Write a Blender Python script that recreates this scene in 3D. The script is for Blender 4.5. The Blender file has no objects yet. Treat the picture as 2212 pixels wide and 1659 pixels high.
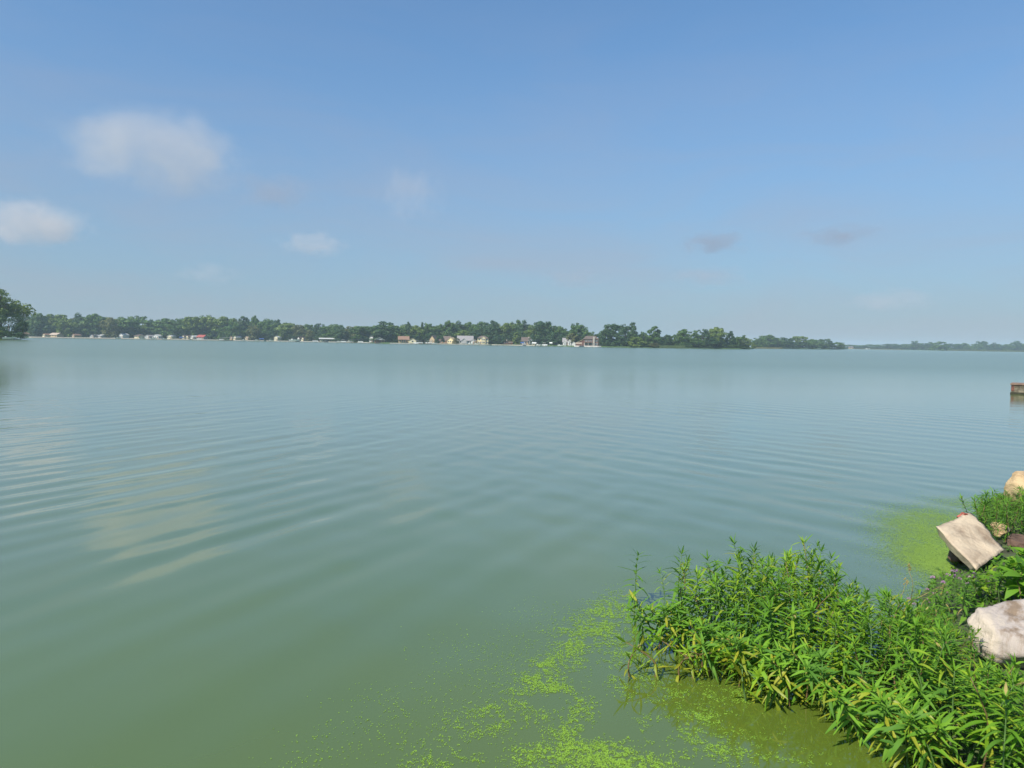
import bpy, bmesh, math, random
import numpy as np
from mathutils import Vector, Matrix, noise
R = math.radians
random.seed(7)
SC = bpy.context.scene
COL = SC.collection

# ------------------------------------------------------------------ camera
EYE = Vector((0, 0, 2.0))
PITCH, ROLL = 3.17, 0.888
CAM_M = Matrix.Rotation(R(90 - PITCH), 4, 'X') @ Matrix.Rotation(R(ROLL), 4, 'Z')
cam_d = bpy.data.cameras.new('camera')
cam = bpy.data.objects.new('camera', cam_d); COL.objects.link(cam)
cam.matrix_world = Matrix.Translation(EYE) @ CAM_M
cam_d.sensor_width = 36; cam_d.lens = 26.04
cam_d.clip_start = 0.1; cam_d.clip_end = 40000
cam_d.dof.use_dof = True; cam_d.dof.focus_distance = 60; cam_d.dof.aperture_fstop = 8.0
SC.camera = cam

# ------------------------------------------------------------------ sky, sun, exposure
SUN_EL, SUN_AZ = 47.0, -134.0          # azimuth from +Y towards +X
world = bpy.data.worlds.new('World'); SC.world = world; world.use_nodes = True
wn, wl = world.node_tree.nodes, world.node_tree.links
wn.clear()
w_out = wn.new('ShaderNodeOutputWorld'); w_bg = wn.new('ShaderNodeBackground')
w_bg.inputs['Strength'].default_value = 0.085
sky = wn.new('ShaderNodeTexSky'); sky.sky_type = 'NISHITA'; sky.sun_disc = False
sky.sun_elevation = R(SUN_EL); sky.sun_rotation = R(SUN_AZ)
sky.altitude = 200; sky.air_density = 1.0; sky.dust_density = 1.1; sky.ozone_density = 2.6
# thin, high veil of moisture: stronger low down, broken up by wisps
tc = wn.new('ShaderNodeTexCoord')
sep = wn.new('ShaderNodeSeparateXYZ'); wl.new(tc.outputs['Generated'], sep.inputs[0])
mp = wn.new('ShaderNodeMapping'); mp.inputs['Scale'].default_value = (1.6, 1.6, 6.5)
wl.new(tc.outputs['Generated'], mp.inputs['Vector'])
nz = wn.new('ShaderNodeTexNoise'); nz.inputs['Scale'].default_value = 2.1
nz.inputs['Detail'].default_value = 7; nz.inputs['Roughness'].default_value = 0.56
nz.inputs['Distortion'].default_value = 0.5
wl.new(mp.outputs[0], nz.inputs['Vector'])
mr = wn.new('ShaderNodeMapRange'); mr.inputs['From Min'].default_value = 0.40; mr.inputs['From Max'].default_value = 0.75
mr.inputs['To Min'].default_value = 0.0; mr.inputs['To Max'].default_value = 0.48
wl.new(nz.outputs['Fac'], mr.inputs['Value'])
el = wn.new('ShaderNodeMapRange'); el.interpolation_type = 'SMOOTHSTEP'
el.inputs['From Min'].default_value = -0.02; el.inputs['From Max'].default_value = 0.46
el.inputs['To Min'].default_value = 0.74; el.inputs['To Max'].default_value = 0.12
wl.new(sep.outputs['Z'], el.inputs['Value'])
el2 = wn.new('ShaderNodeMapRange')
el2.inputs['From Min'].default_value = 0.0; el2.inputs['From Max'].default_value = 0.42
el2.inputs['To Min'].default_value = 1.0; el2.inputs['To Max'].default_value = 0.08
wl.new(sep.outputs['Z'], el2.inputs['Value'])
wisp = wn.new('ShaderNodeMath'); wisp.operation = 'MULTIPLY'
wl.new(mr.outputs[0], wisp.inputs[0]); wl.new(el2.outputs[0], wisp.inputs[1])
tint = wn.new('ShaderNodeMix'); tint.data_type = 'RGBA'; tint.blend_type = 'MULTIPLY'
tint.inputs['Factor'].default_value = 1.0
tint.inputs['B'].default_value = (0.73, 1.14, 1.33, 1)
wl.new(sky.outputs[0], tint.inputs['A'])
veil = wn.new('ShaderNodeMix'); veil.data_type = 'RGBA'
veil.inputs['B'].default_value = (2.28, 2.72, 3.50, 1)
wl.new(el.outputs[0], veil.inputs['Factor']); wl.new(tint.outputs['Result'], veil.inputs['A'])
broken = wn.new('ShaderNodeMix'); broken.data_type = 'RGBA'
broken.inputs['B'].default_value = (3.25, 3.22, 3.75, 1)
wl.new(wisp.outputs[0], broken.inputs['Factor']); wl.new(veil.outputs['Result'], broken.inputs['A'])
wl.new(broken.outputs['Result'], w_bg.inputs['Color'])
wl.new(w_bg.outputs[0], w_out.inputs['Surface'])

sun_d = bpy.data.lights.new('sun', 'SUN'); sun_d.energy = 4.3; sun_d.angle = R(0.53)
sun_d.color = (1.0, 0.94, 0.84)
sun = bpy.data.objects.new('sun', sun_d); COL.objects.link(sun)
sdir = Vector((math.sin(R(SUN_AZ)) * math.cos(R(SUN_EL)), math.cos(R(SUN_AZ)) * math.cos(R(SUN_EL)), math.sin(R(SUN_EL))))
sun.rotation_euler = sdir.to_track_quat('Z', 'Y').to_euler()

SC.view_settings.view_transform = 'Standard'; SC.view_settings.look = 'None'
SC.view_settings.exposure = 0.6; SC.view_settings.gamma = 1.0
SC.view_settings.use_curve_mapping = False
SC.render.engine = 'CYCLES'
SC.cycles.use_denoising = True
SC.cycles.max_bounces = 7; SC.cycles.diffuse_bounces = 3; SC.cycles.glossy_bounces = 3
SC.cycles.transmission_bounces = 4; SC.cycles.volume_bounces = 1; SC.cycles.transparent_max_bounces = 8
SC.cycles.volume_max_steps = 128
SC.cycles.caustics_reflective = False; SC.cycles.caustics_refractive = False
SC.cycles.sample_clamp_indirect = 6

# ------------------------------------------------------------------ helpers
FPX = 1600.0                       # focal length in survey pixels (2212 wide)
def ray(px, py):
    return (CAM_M.to_3x3() @ Vector(((px - 1106) / FPX, -(py - 829.5) / FPX, -1))).normalized()
def horizon_y(px): return 740.8 + (px - 1106) * 0.0155
def on_level(px, py, z=0.0):
    d = ray(px, py); return EYE + d * ((z - EYE.z) / d.z)
def at_depth(px, py, Y):
    d = ray(px, py); return EYE + d * (Y / d.y)
def far_xy(px, D):
    d = ray(px, horizon_y(px)); return D * d.x / d.y, D

def tag(o, label=None, cat=None, group=None, kind=None):
    if label: o['label'] = label
    if cat: o['category'] = cat
    if group: o['group'] = group
    if kind: o['kind'] = kind
    return o
def empty(name, loc, rz=0.0, label=None, cat=None, group=None, scale=1.0):
    o = bpy.data.objects.new(name, None); COL.objects.link(o)
    o.location = loc; o.rotation_euler = (0, 0, rz); o.scale = (scale,) * 3
    o.empty_display_size = 0.1
    return tag(o, label, cat, group)
def link(name, me, parent=None, loc=None):
    o = bpy.data.objects.new(name, me); COL.objects.link(o)
    if parent: o.parent = parent
    if loc is not None: o.location = loc
    return o
def mesh_np(name, V, F, mat, smooth=False):
    """V (n,3) array, F (m,k) array of one polygon size."""
    V = np.asarray(V, np.float32); F = np.asarray(F, np.int32)
    me = bpy.data.meshes.new(name); k = F.shape[1]
    me.vertices.add(len(V)); me.vertices.foreach_set('co', V.ravel())
    me.loops.add(F.size); me.loops.foreach_set('vertex_index', F.ravel())
    me.polygons.add(len(F))
    me.polygons.foreach_set('loop_start', np.arange(0, F.size, k, dtype=np.int32))
    me.polygons.foreach_set('loop_total', np.full(len(F), k, np.int32))
    if smooth: me.polygons.foreach_set('use_smooth', np.ones(len(F), bool))
    me.update(calc_edges=True)
    if mat: me.materials.append(mat)
    return me
class MB:
    """collects simple solids and links them as ONE mesh object"""
    def __init__(s): s.v = []; s.f = []
    def add(s, vs, fs):
        b = len(s.v); s.v += [tuple(v) for v in vs]; s.f += [tuple(i + b for i in f) for f in fs]; return s
    def box(s, x0, x1, y0, y1, z0, z1):
        return s.add([(x0, y0, z0), (x1, y0, z0), (x1, y1, z0), (x0, y1, z0), (x0, y0, z1), (x1, y0, z1), (x1, y1, z1), (x0, y1, z1)],
                     [(3, 2, 1, 0), (4, 5, 6, 7), (0, 1, 5, 4), (1, 2, 6, 5), (2, 3, 7, 6), (3, 0, 4, 7)])
    def prism(s, poly, a, b, axis='y'):
        """poly of (u,z) extruded along axis from a to b"""
        n = len(poly)
        if axis == 'y': vs = [(u, a, z) for u, z in poly] + [(u, b, z) for u, z in poly]
        else: vs = [(a, u, z) for u, z in poly] + [(b, u, z) for u, z in poly]
        return s.add(vs, [tuple(range(n))[::-1], tuple(range(n, 2 * n))] + [(i, (i + 1) % n, n + (i + 1) % n, n + i) for i in range(n)])
    def tube(s, pts, rad, n=7):
        pts = [Vector(p) for p in pts]; rings = []
        for i, p in enumerate(pts):
            t = (pts[min(i + 1, len(pts) - 1)] - pts[max(i - 1, 0)]).normalized()
            a = t.orthogonal().normalized(); b = t.cross(a)
            r = rad[i] if isinstance(rad, (list, tuple)) else rad
            rings += [p + (a * math.cos(2 * math.pi * k / n) + b * math.sin(2 * math.pi * k / n)) * r for k in range(n)]
        fs = [(i * n + k, i * n + (k + 1) % n, (i + 1) * n + (k + 1) % n, (i + 1) * n + k) for i in range(len(pts) - 1) for k in range(n)]
        m = len(pts) - 1
        fs += [tuple(range(n))[::-1], tuple(m * n + k for k in range(n))]
        return s.add(rings, fs)
    def mesh(s, name, mat, smooth=False):
        me = bpy.data.meshes.new(name); me.from_pydata(s.v, [], s.f); me.update()
        bm = bmesh.new(); bm.from_mesh(me); bmesh.ops.recalc_face_normals(bm, faces=bm.faces); bm.to_mesh(me); bm.free()
        if smooth:
            for p in me.polygons: p.use_smooth = True
        me.materials.append(mat); return me
    def build(s, name, mat, parent=None, smooth=False):
        return link(name, s.mesh(name, mat, smooth), parent)

# ------------------------------------------------------------------ materials
def mat_base(name):
    m = bpy.data.materials.new(name); m.use_nodes = True
    n, l = m.node_tree.nodes, m.node_tree.links
    return m, n, l, n['Principled BSDF']
def plain(name, c, rough=0.7, var=0.18, scale=3.0, bump=0.0, spec=0.3, metal=0.0, c2=None):
    """colour broken up by noise, with grain"""
    m, n, l, b = mat_base(name)
    t = n.new('ShaderNodeTexCoord'); z = n.new('ShaderNodeTexNoise')
    z.inputs['Scale'].default_value = scale; z.inputs['Detail'].default_value = 6; z.inputs['Roughness'].default_value = 0.65
    l.new(t.outputs['Object'], z.inputs['Vector'])
    r = n.new('ShaderNodeValToRGB')
    c2 = c2 or tuple(x * (1 - 2 * var) for x in c)
    r.color_ramp.elements[0].position = 0.3; r.color_ramp.elements[0].color = (*c2, 1)
    r.color_ramp.elements[1].position = 0.7; r.color_ramp.elements[1].color = (*[min(1, x * (1 + var)) for x in c], 1)
    l.new(z.outputs['Fac'], r.inputs[0]); l.new(r.outputs[0], b.inputs['Base Color'])
    b.inputs['Roughness'].default_value = rough; b.inputs['Specular IOR Level'].default_value = spec
    b.inputs['Metallic'].default_value = metal
    if bump:
        bp = n.new('ShaderNodeBump'); bp.inputs['Strength'].default_value = bump; bp.inputs['Distance'].default_value = 0.03
        l.new(z.outputs['Fac'], bp.inputs['Height']); l.new(bp.outputs[0], b.inputs['Normal'])
    return m
def foliage(name, lo, hi, trans=0.25, rough=0.55, spec=0.35, alt=None):
    """leaf colour differs from leaf to leaf (per island and per object)"""
    m, n, l, b = mat_base(name)
    g = n.new('ShaderNodeNewGeometry'); oi = n.new('ShaderNodeObjectInfo')
    a = n.new('ShaderNodeMath'); a.operation = 'ADD'
    l.new(g.outputs['Random Per Island'], a.inputs[0]); l.new(oi.outputs['Random'], a.inputs[1])
    fr = n.new('ShaderNodeMath'); fr.operation = 'FRACT'; l.new(a.outputs[0], fr.inputs[0])
    r = n.new('ShaderNodeValToRGB')
    r.color_ramp.elements[0].color = (*lo, 1); r.color_ramp.elements[1].color = (*hi, 1)
    if alt:
        r.color_ramp.elements[1].position = 0.86
        e = r.color_ramp.elements.new(1.0); e.color = (*alt, 1)
    l.new(fr.outputs[0], r.inputs[0])
    b.inputs['Roughness'].default_value = rough; b.inputs['Specular IOR Level'].default_value = spec
    l.new(r.outputs[0], b.inputs['Base Color'])
    tr = n.new('ShaderNodeBsdfTranslucent'); l.new(r.outputs[0], tr.inputs['Color'])
    mx = n.new('ShaderNodeMixShader'); mx.inputs[0].default_value = trans
    l.new(b.outputs[0], mx.inputs[1]); l.new(tr.outputs[0], mx.inputs[2])
    l.new(mx.outputs[0], n['Material Output'].inputs['Surface'])
    return m

M = {}
M['bark'] = plain('bark', (0.16, 0.12, 0.09), 0.9, 0.3, 6, 0.4)
M['palebark'] = plain('pale_bark', (0.34, 0.31, 0.27), 0.9, 0.3, 6, 0.4)
M['tree_dark'] = foliage('dark_tree_leaves', (0.022, 0.060, 0.020), (0.055, 0.115, 0.028))
M['tree_mid'] = foliage('green_tree_leaves', (0.042, 0.100, 0.020), (0.105, 0.180, 0.032))
M['tree_light'] = foliage('light_tree_leaves', (0.080, 0.140, 0.020), (0.180, 0.240, 0.040))
M['tree_olive'] = foliage('olive_tree_leaves', (0.075, 0.090, 0.022), (0.170, 0.170, 0.050))
M['reed'] = foliage('reed_leaves', (0.12, 0.13, 0.045), (0.24, 0.22, 0.09))
M['w_white'] = plain('white_siding', (0.60, 0.59, 0.56), 0.6, 0.06, 1.5)
M['w_cream'] = plain('cream_siding', (0.72, 0.63, 0.42), 0.6, 0.06, 1.5)
M['w_yellow'] = plain('yellow_siding', (0.78, 0.64, 0.36), 0.6, 0.05, 1.5)
M['w_tan'] = plain('tan_siding', (0.50, 0.37, 0.22), 0.7, 0.1, 1.5)
M['w_brown'] = plain('brown_siding', (0.26, 0.17, 0.12), 0.7, 0.15, 1.5)
M['w_grey'] = plain('grey_siding', (0.42, 0.41, 0.40), 0.7, 0.1, 1.5)
M['w_brick'] = plain('red_brick', (0.16, 0.072, 0.054), 0.85, 0.2, 5)
M['r_brown'] = plain('brown_shingles', (0.13, 0.097, 0.082), 0.85, 0.15, 2)
M['r_orange'] = plain('rust_shingles', (0.24, 0.145, 0.10), 0.85, 0.15, 2)
M['r_grey'] = plain('grey_shingles', (0.27, 0.25, 0.25), 0.85, 0.15, 2)
M['r_dark'] = plain('dark_shingles', (0.08, 0.08, 0.09), 0.85, 0.15, 2)
M['r_red'] = plain('red_metal_roof', (0.36, 0.09, 0.08), 0.5, 0.1, 2)
M['r_pale'] = plain('pale_metal_roof', (0.46, 0.46, 0.45), 0.5, 0.08, 2)
M['glass'] = plain('window_glass', (0.03, 0.04, 0.05), 0.08, 0.1, 1, 0, 0.6)
M['trim'] = plain('white_trim', (0.8, 0.79, 0.76), 0.5, 0.04, 2)
M['wood'] = plain('weathered_wood', (0.24, 0.18, 0.13), 0.85, 0.25, 4)
M['metal'] = plain('grey_metal', (0.45, 0.45, 0.45), 0.4, 0.08, 3, 0, 0.5, 0.6)
M['canvas'] = plain('blue_canvas', (0.05, 0.10, 0.28), 0.8, 0.1, 3)
M['canvas_tan'] = plain('tan_canvas', (0.42, 0.33, 0.26), 0.8, 0.1, 3)
M['canvas_white'] = plain('white_canvas', (0.74, 0.73, 0.70), 0.7, 0.05, 3)
M['canvas_maroon'] = plain('maroon_canvas', (0.22, 0.05, 0.05), 0.8, 0.1, 3)
M['fibre'] = plain('white_fibreglass', (0.80, 0.80, 0.79), 0.25, 0.04, 2, 0, 0.5)
M['stone_pale'] = plain('pale_stone', (0.42, 0.38, 0.33), 0.85, 0.15, 3)
M['wall_beige'] = plain('beige_seawall', (0.35, 0.32, 0.27), 0.85, 0.2, 0.8)
M['wall_grey'] = plain('grey_seawall', (0.26, 0.25, 0.23), 0.85, 0.2, 0.8)
M['wall_white'] = plain('pale_seawall', (0.44, 0.42, 0.39), 0.85, 0.15, 0.8)
M['lawn'] = plain('lawn', (0.060, 0.110, 0.030), 0.95, 0.25, 0.2)

# ------------------------------------------------------------------ large structure: far land, lake, bank
SHORE = [(-1100, 640), (-300, 680), (74, 700), (413, 750), (663, 720), (848, 600), (1106, 610), (1253, 550), (1400, 545), (1600, 570),
         (1624, 590), (1634, 830), (1733, 900), (1815, 960), (1835, 1600), (2030, 1500), (2212, 1450), (3200, 1300)]
def shore_d(px):
    for (a, da), (b, db) in zip(SHORE, SHORE[1:]):
        if a <= px <= b: return da + (db - da) * (px - a) / (b - a)
    return SHORE[0][1] if px < SHORE[0][0] else SHORE[-1][1]
LAND_Z = 0.75
def build_land():
    V, F = [], []
    xs = sorted(set(list(range(-1100, 3200, 12)) + [1618, 1622, 1626, 1630, 1634, 1638, 1818, 1822, 1826, 1830, 1835]))
    prof = [(-0.8, -1.0), (0.0, 0.18), (1.0, 0.45), (5, LAND_Z), (60, LAND_Z + 0.05), (400, LAND_Z + .1), (900, LAND_Z + .1), (2200, LAND_Z + .1)]
    for i, px in enumerate(xs):
        D = shore_d(px) + 2.0 * noise.noise((px * 0.02, 3.1, 0)) * (D0 / 700 if (D0 := shore_d(px)) else 1)
        for off, z in prof:
            x, y = far_xy(px, D + off); V.append((x, y, z))
    k = len(prof)
    for i in range(len(xs) - 1):
        for j in range(k - 1):
            F.append((i * k + j, (i + 1) * k + j, (i + 1) * k + j + 1, i * k + j + 1))
    o = link('far_shore', mesh_np('far_shore', V, F, M['lawn'], True)); tag(o, 'low green land along the far side of the lake', None, None, 'structure')
    # left headland
    V, F = [], []
    hx, hy = far_xy(-190, 352); n = 40
    for a, z in ((1.03, -1.0), (1.0, 0.2), (0.93, 0.6), (0.5, 0.9), (0.02, 1.0)):
        for i in range(n):
            t = 2 * math.pi * i / n; w = 1 + 0.05 * noise.noise((math.cos(t) * 2, math.sin(t) * 2, 0))
            V.append((hx + 50 * a * w * math.cos(t), hy + 20 * a * w * math.sin(t), z))
    for j in range(4):
        for i in range(n):
            F.append((j * n + i, j * n + (i + 1) % n, (j + 1) * n + (i + 1) % n, (j + 1) * n + i))
    o = link('headland', mesh_np('headland', V, F, M['lawn'], True)); tag(o, 'low grassy headland at the left edge', None, None, 'structure')
build_land()

def water_material():
    m, n, l, b = mat_base('lake_water')
    b.inputs['Roughness'].default_value = 0.06; b.inputs['IOR'].default_value = 1.55
    b.inputs['Specular IOR Level'].default_value = 0.85
    t = n.new('ShaderNodeTexCoord')
    # murky green, thicker and thinner drifts of algae
    z = n.new('ShaderNodeTexNoise'); z.inputs['Scale'].default_value = 0.22; z.inputs['Detail'].default_value = 4
    l.new(t.outputs['Object'], z.inputs['Vector'])
    r = n.new('ShaderNodeValToRGB')
    r.color_ramp.elements[0].position = 0.3; r.color_ramp.elements[0].color = (0.078, 0.116, 0.016, 1)
    r.color_ramp.elements[1].position = 0.72; r.color_ramp.elements[1].color = (0.096, 0.134, 0.018, 1)
    l.new(z.outputs['Fac'], r.inputs[0]); l.new(r.outputs[0], b.inputs['Base Color'])
    # cat's-paws: long patches where the breeze ruffles the surface
    mp = n.new('ShaderNodeMapping'); mp.inputs['Scale'].default_value = (0.010, 0.035, 1)
    l.new(t.outputs['Object'], mp.inputs['Vector'])
    pz = n.new('ShaderNodeTexNoise'); pz.inputs['Scale'].default_value = 1.0; pz.inputs['Detail'].default_value = 5
    l.new(mp.outputs[0], pz.inputs['Vector'])
    pr = n.new('ShaderNodeMapRange'); pr.inputs['From Min'].default_value = 0.38; pr.inputs['From Max'].default_value = 0.66
    pr.inputs['To Min'].default_value = 0.25; pr.inputs['To Max'].default_value = 1.0
    l.new(pz.outputs['Fac'], pr.inputs['Value'])
    # small ripples, crest lines roughly across the view; calmer in the lee of the bank
    sp = n.new('ShaderNodeSeparateXYZ'); l.new(t.outputs['Object'], sp.inputs[0])
    lee = n.new('ShaderNodeMapRange'); lee.interpolation_type = 'SMOOTHSTEP'
    lee.inputs['From Min'].default_value = 6; lee.inputs['From Max'].default_value = 22
    lee.inputs['To Min'].default_value = 0.05; lee.inputs['To Max'].default_value = 1.0
    l.new(sp.outputs['Y'], lee.inputs['Value'])
    mp2 = n.new('ShaderNodeMapping'); mp2.inputs['Scale'].default_value = (1.4, 3.2, 1); mp2.inputs['Rotation'].default_value = (0, 0, 0.15)
    l.new(t.outputs['Object'], mp2.inputs['Vector'])
    rz = n.new('ShaderNodeTexNoise'); rz.inputs['Scale'].default_value = 1.0; rz.inputs['Detail'].default_value = 4; rz.inputs['Roughness'].default_value = 0.5
    l.new(mp2.outputs[0], rz.inputs['Vector'])
    h = n.new('ShaderNodeMath'); h.operation = 'MULTIPLY'; l.new(rz.outputs['Fac'], h.inputs[0]); l.new(pr.outputs[0], h.inputs[1])
    h2 = n.new('ShaderNodeMath'); h2.operation = 'MULTIPLY'; l.new(h.outputs[0], h2.inputs[0]); l.new(lee.outputs[0], h2.inputs[1])
    rg = n.new('ShaderNodeMapRange'); rg.interpolation_type = 'SMOOTHSTEP'      # unresolved wind ripples out on the open lake
    rg.inputs['From Min'].default_value = 8; rg.inputs['From Max'].default_value = 85
    rg.inputs['To Min'].default_value = 0.05; rg.inputs['To Max'].default_value = 0.26
    l.new(sp.outputs['Y'], rg.inputs['Value']); l.new(rg.outputs[0], b.inputs['Roughness'])
    b.inputs['Coat Weight'].default_value = 0.55; b.inputs['Coat IOR'].default_value = 1.4      # film on the murky water
    l.new(rg.outputs[0], b.inputs['Coat Roughness'])
    bp = n.new('ShaderNodeBump'); bp.inputs['Strength'].default_value = 1.0; bp.inputs['Distance'].default_value = 0.012
    l.new(h2.outputs[0], bp.inputs['Height']); l.new(bp.outputs[0], b.inputs['Normal']); l.new(bp.outputs[0], b.inputs['Coat Normal'])
    return m
def wave_field(X, Y):
    """height of the ripples: two crossing families that spread from the near shore, dying out over the open lake"""
    rng = np.random.default_rng(11)
    Z = np.zeros_like(X); Rr = np.hypot(X, Y)
    wl_ = 1 / (1 + np.exp((X - 1.2 + 0.05 * Y) / 2.4))          # left family fades towards the right and the other way round
    wr = 0.10 + 0.80 * (1 - wl_); wl_ = 0.10 + 0.90 * wl_
    grow = np.clip((Y - 1.0) / 7.0, 0.35, 1.0)
    for base, w, cnt in ((math.atan2(.42, -.90), wl_, 10), (math.atan2(.66, .75), wr, 9)):
        for i in range(cnt):
            a = base + rng.normal(0, 0.12); lam = rng.uniform(0.42, 0.95) if i else 1.5; k = 2 * math.pi / lam
            amp = 0.0170 / k * rng.uniform(.6, 1.2) * (1 if i else .6)
            env = 0.6 + 0.6 * np.sin(X * rng.uniform(.15, .45) + Y * rng.uniform(.15, .45) + rng.uniform(0, 6))
            Z += w * env * amp * np.sin(k * (X * math.cos(a) + Y * math.sin(a)) + rng.uniform(0, 6.28)
                                        + 0.9 * np.sin(0.3 * X + 0.25 * Y + rng.uniform(0, 6)))
    for i in range(6):                                          # faint cross chop
        a = rng.uniform(0, 6.28); lam = rng.uniform(.3, 1.6); k = 2 * math.pi / lam
        Z += 0.0035 / k * np.sin(k * (X * math.cos(a) + Y * math.sin(a)) + rng.uniform(0, 6.28))
    return Z * grow * np.clip(1 - (Rr - 16) / 24, 0, 1)
def build_water():
    rs = [0.6]
    while rs[-1] < 42: rs.append(rs[-1] * 1.0062 if rs[-1] > 5 else rs[-1] + 0.032)
    while rs[-1] < 2600: rs.append(rs[-1] * 1.06)
    rs = np.array(rs)
    th = np.concatenate([np.linspace(-46, 46, 520), np.linspace(46, 314, 60)[1:-1]]) * math.pi / 180
    T, Rr = np.meshgrid(th, rs)
    X, Y = Rr * np.sin(T), Rr * np.cos(T)
    Z = wave_field(X, Y)
    nr, nt = X.shape
    idx = np.arange(nr * nt).reshape(nr, nt)
    a = idx[:-1, :]; b = idx[1:, :]
    F = np.stack([a, np.roll(a, -1, 1), np.roll(b, -1, 1), b], -1).reshape(-1, 4)[:, ::-1]
    o = link('lake_water', mesh_np('lake_water', np.stack([X, Y, Z], -1).reshape(-1, 3), F, water_material(), True))
    tag(o, 'calm green blue lake water with soft ripples', None, None, 'structure')
build_water()

# near bank: waterline from far right to behind the camera
WL = [on_level(px, py) for px, py in ((2120, 1092), (2085, 1190), (2010, 1265), (1930, 1350), (1885, 1450), (1920, 1560), (1985, 1690))]
WL = [Vector((70, 62, 0)), Vector((40, 44, 0)), Vector((18, 23, 0)), Vector((9.5, 13, 0))] + WL + \
     [Vector((0.9, 2.3, 0)), Vector((-1.5, 1.4, 0)), Vector((-5, 0.4, 0)), Vector((-14, -3, 0)), Vector((-60, -18, 0))]
def bank_z(off):
    pr = [(-0.5, -0.30), (0, 0.0), (0.35, 0.12), (1.0, 0.27), (2.2, 0.45), (6, 0.6), (80, 1.4)]
    for (a, za), (b, zb) in zip(pr, pr[1:]):
        if off <= b: return za + (zb - za) * (off - a) / (b - a)
    return 1.4
INL = Vector((0.72, -0.69, 0)).normalized()
def bank_off(p):
    """distance inland of the waterline, measured along INL"""
    s = Vector((-INL.y, INL.x, 0)); u, v = p.dot(s), p.dot(INL)
    pts = sorted((q.dot(s), q.dot(INL)) for q in WL)
    for (a, va), (b, vb) in zip(pts, pts[1:]):
        if a <= u <= b: return v - (va + (vb - va) * (u - a) / max(b - a, 1e-6))
    return 0.0
def ground_z(p): return max(bank_z(bank_off(Vector((p[0], p[1], 0)))), 0.0)
def build_bank():
    m, n, l, b = mat_base('bank_soil')
    t = n.new('ShaderNodeTexCoord'); z = n.new('ShaderNodeTexNoise'); z.inputs['Scale'].default_value = 7; z.inputs['Detail'].default_value = 8
    l.new(t.outputs['Object'], z.inputs['Vector'])
    r = n.new('ShaderNodeValToRGB'); r.color_ramp.elements[0].position = .3; r.color_ramp.elements[0].color = (.03, .028, .015, 1)
    r.color_ramp.elements[1].position = .62; r.color_ramp.elements[1].color = (.075, .105, .035, 1)
    l.new(z.outputs['Fac'], r.inputs[0]); l.new(r.outputs[0], b.inputs['Base Color']); b.inputs['Roughness'].default_value = .95
    bp = n.new('ShaderNodeBump'); bp.inputs['Strength'].default_value = .8; bp.inputs['Distance'].default_value = .04
    l.new(z.outputs['Fac'], bp.inputs['Height']); l.new(bp.outputs[0], b.inputs['Normal'])
    pts = []
    for a, c in zip(WL, WL[1:]):
        k = max(1, int((c - a).length / .25)) if (c - a).length < 9 else 6
        pts += [a.lerp(c, i / k) for i in range(k)]
    pts.append(WL[-1])
    offs = [-.5, -.2, 0, .15, .35, .6, 1, 1.5, 2.2, 3.5, 6, 15, 80]
    V, F = [], []
    for p in pts:
        for o in offs:
            q = p + INL * o
            V.append((q.x, q.y, bank_z(o) + 0.05 * noise.noise((q.x * 2.2, q.y * 2.2, 1))))
    k = len(offs)
    for i in range(len(pts) - 1):
        for j in range(k - 1): F.append((i * k + j, i * k + j + 1, (i + 1) * k + j + 1, (i + 1) * k + j))
    o = link('bank', mesh_np('bank', V, F, m, True)); tag(o, 'dark soil bank under the waterside plants', None, None, 'structure')
build_bank()

# haze over lake and land
def build_haze():
    m = bpy.data.materials.new('haze_air'); m.use_nodes = True
    n, l = m.node_tree.nodes, m.node_tree.links
    n.remove(n['Principled BSDF'])
    v = n.new('ShaderNodeVolumePrincipled'); v.inputs['Color'].default_value = (0.66, 0.84, 1.0, 1)
    v.inputs['Density'].default_value = 0.00019; v.inputs['Anisotropy'].default_value = 0.0
    l.new(v.outputs[0], n['Material Output'].inputs['Volume'])
    o = MB().box(-4600, 4600, -3200, 4600, -2.2, 40).build('haze', m); tag(o, 'pale blue haze over the lake', None, None, 'stuff')
build_haze()

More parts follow.
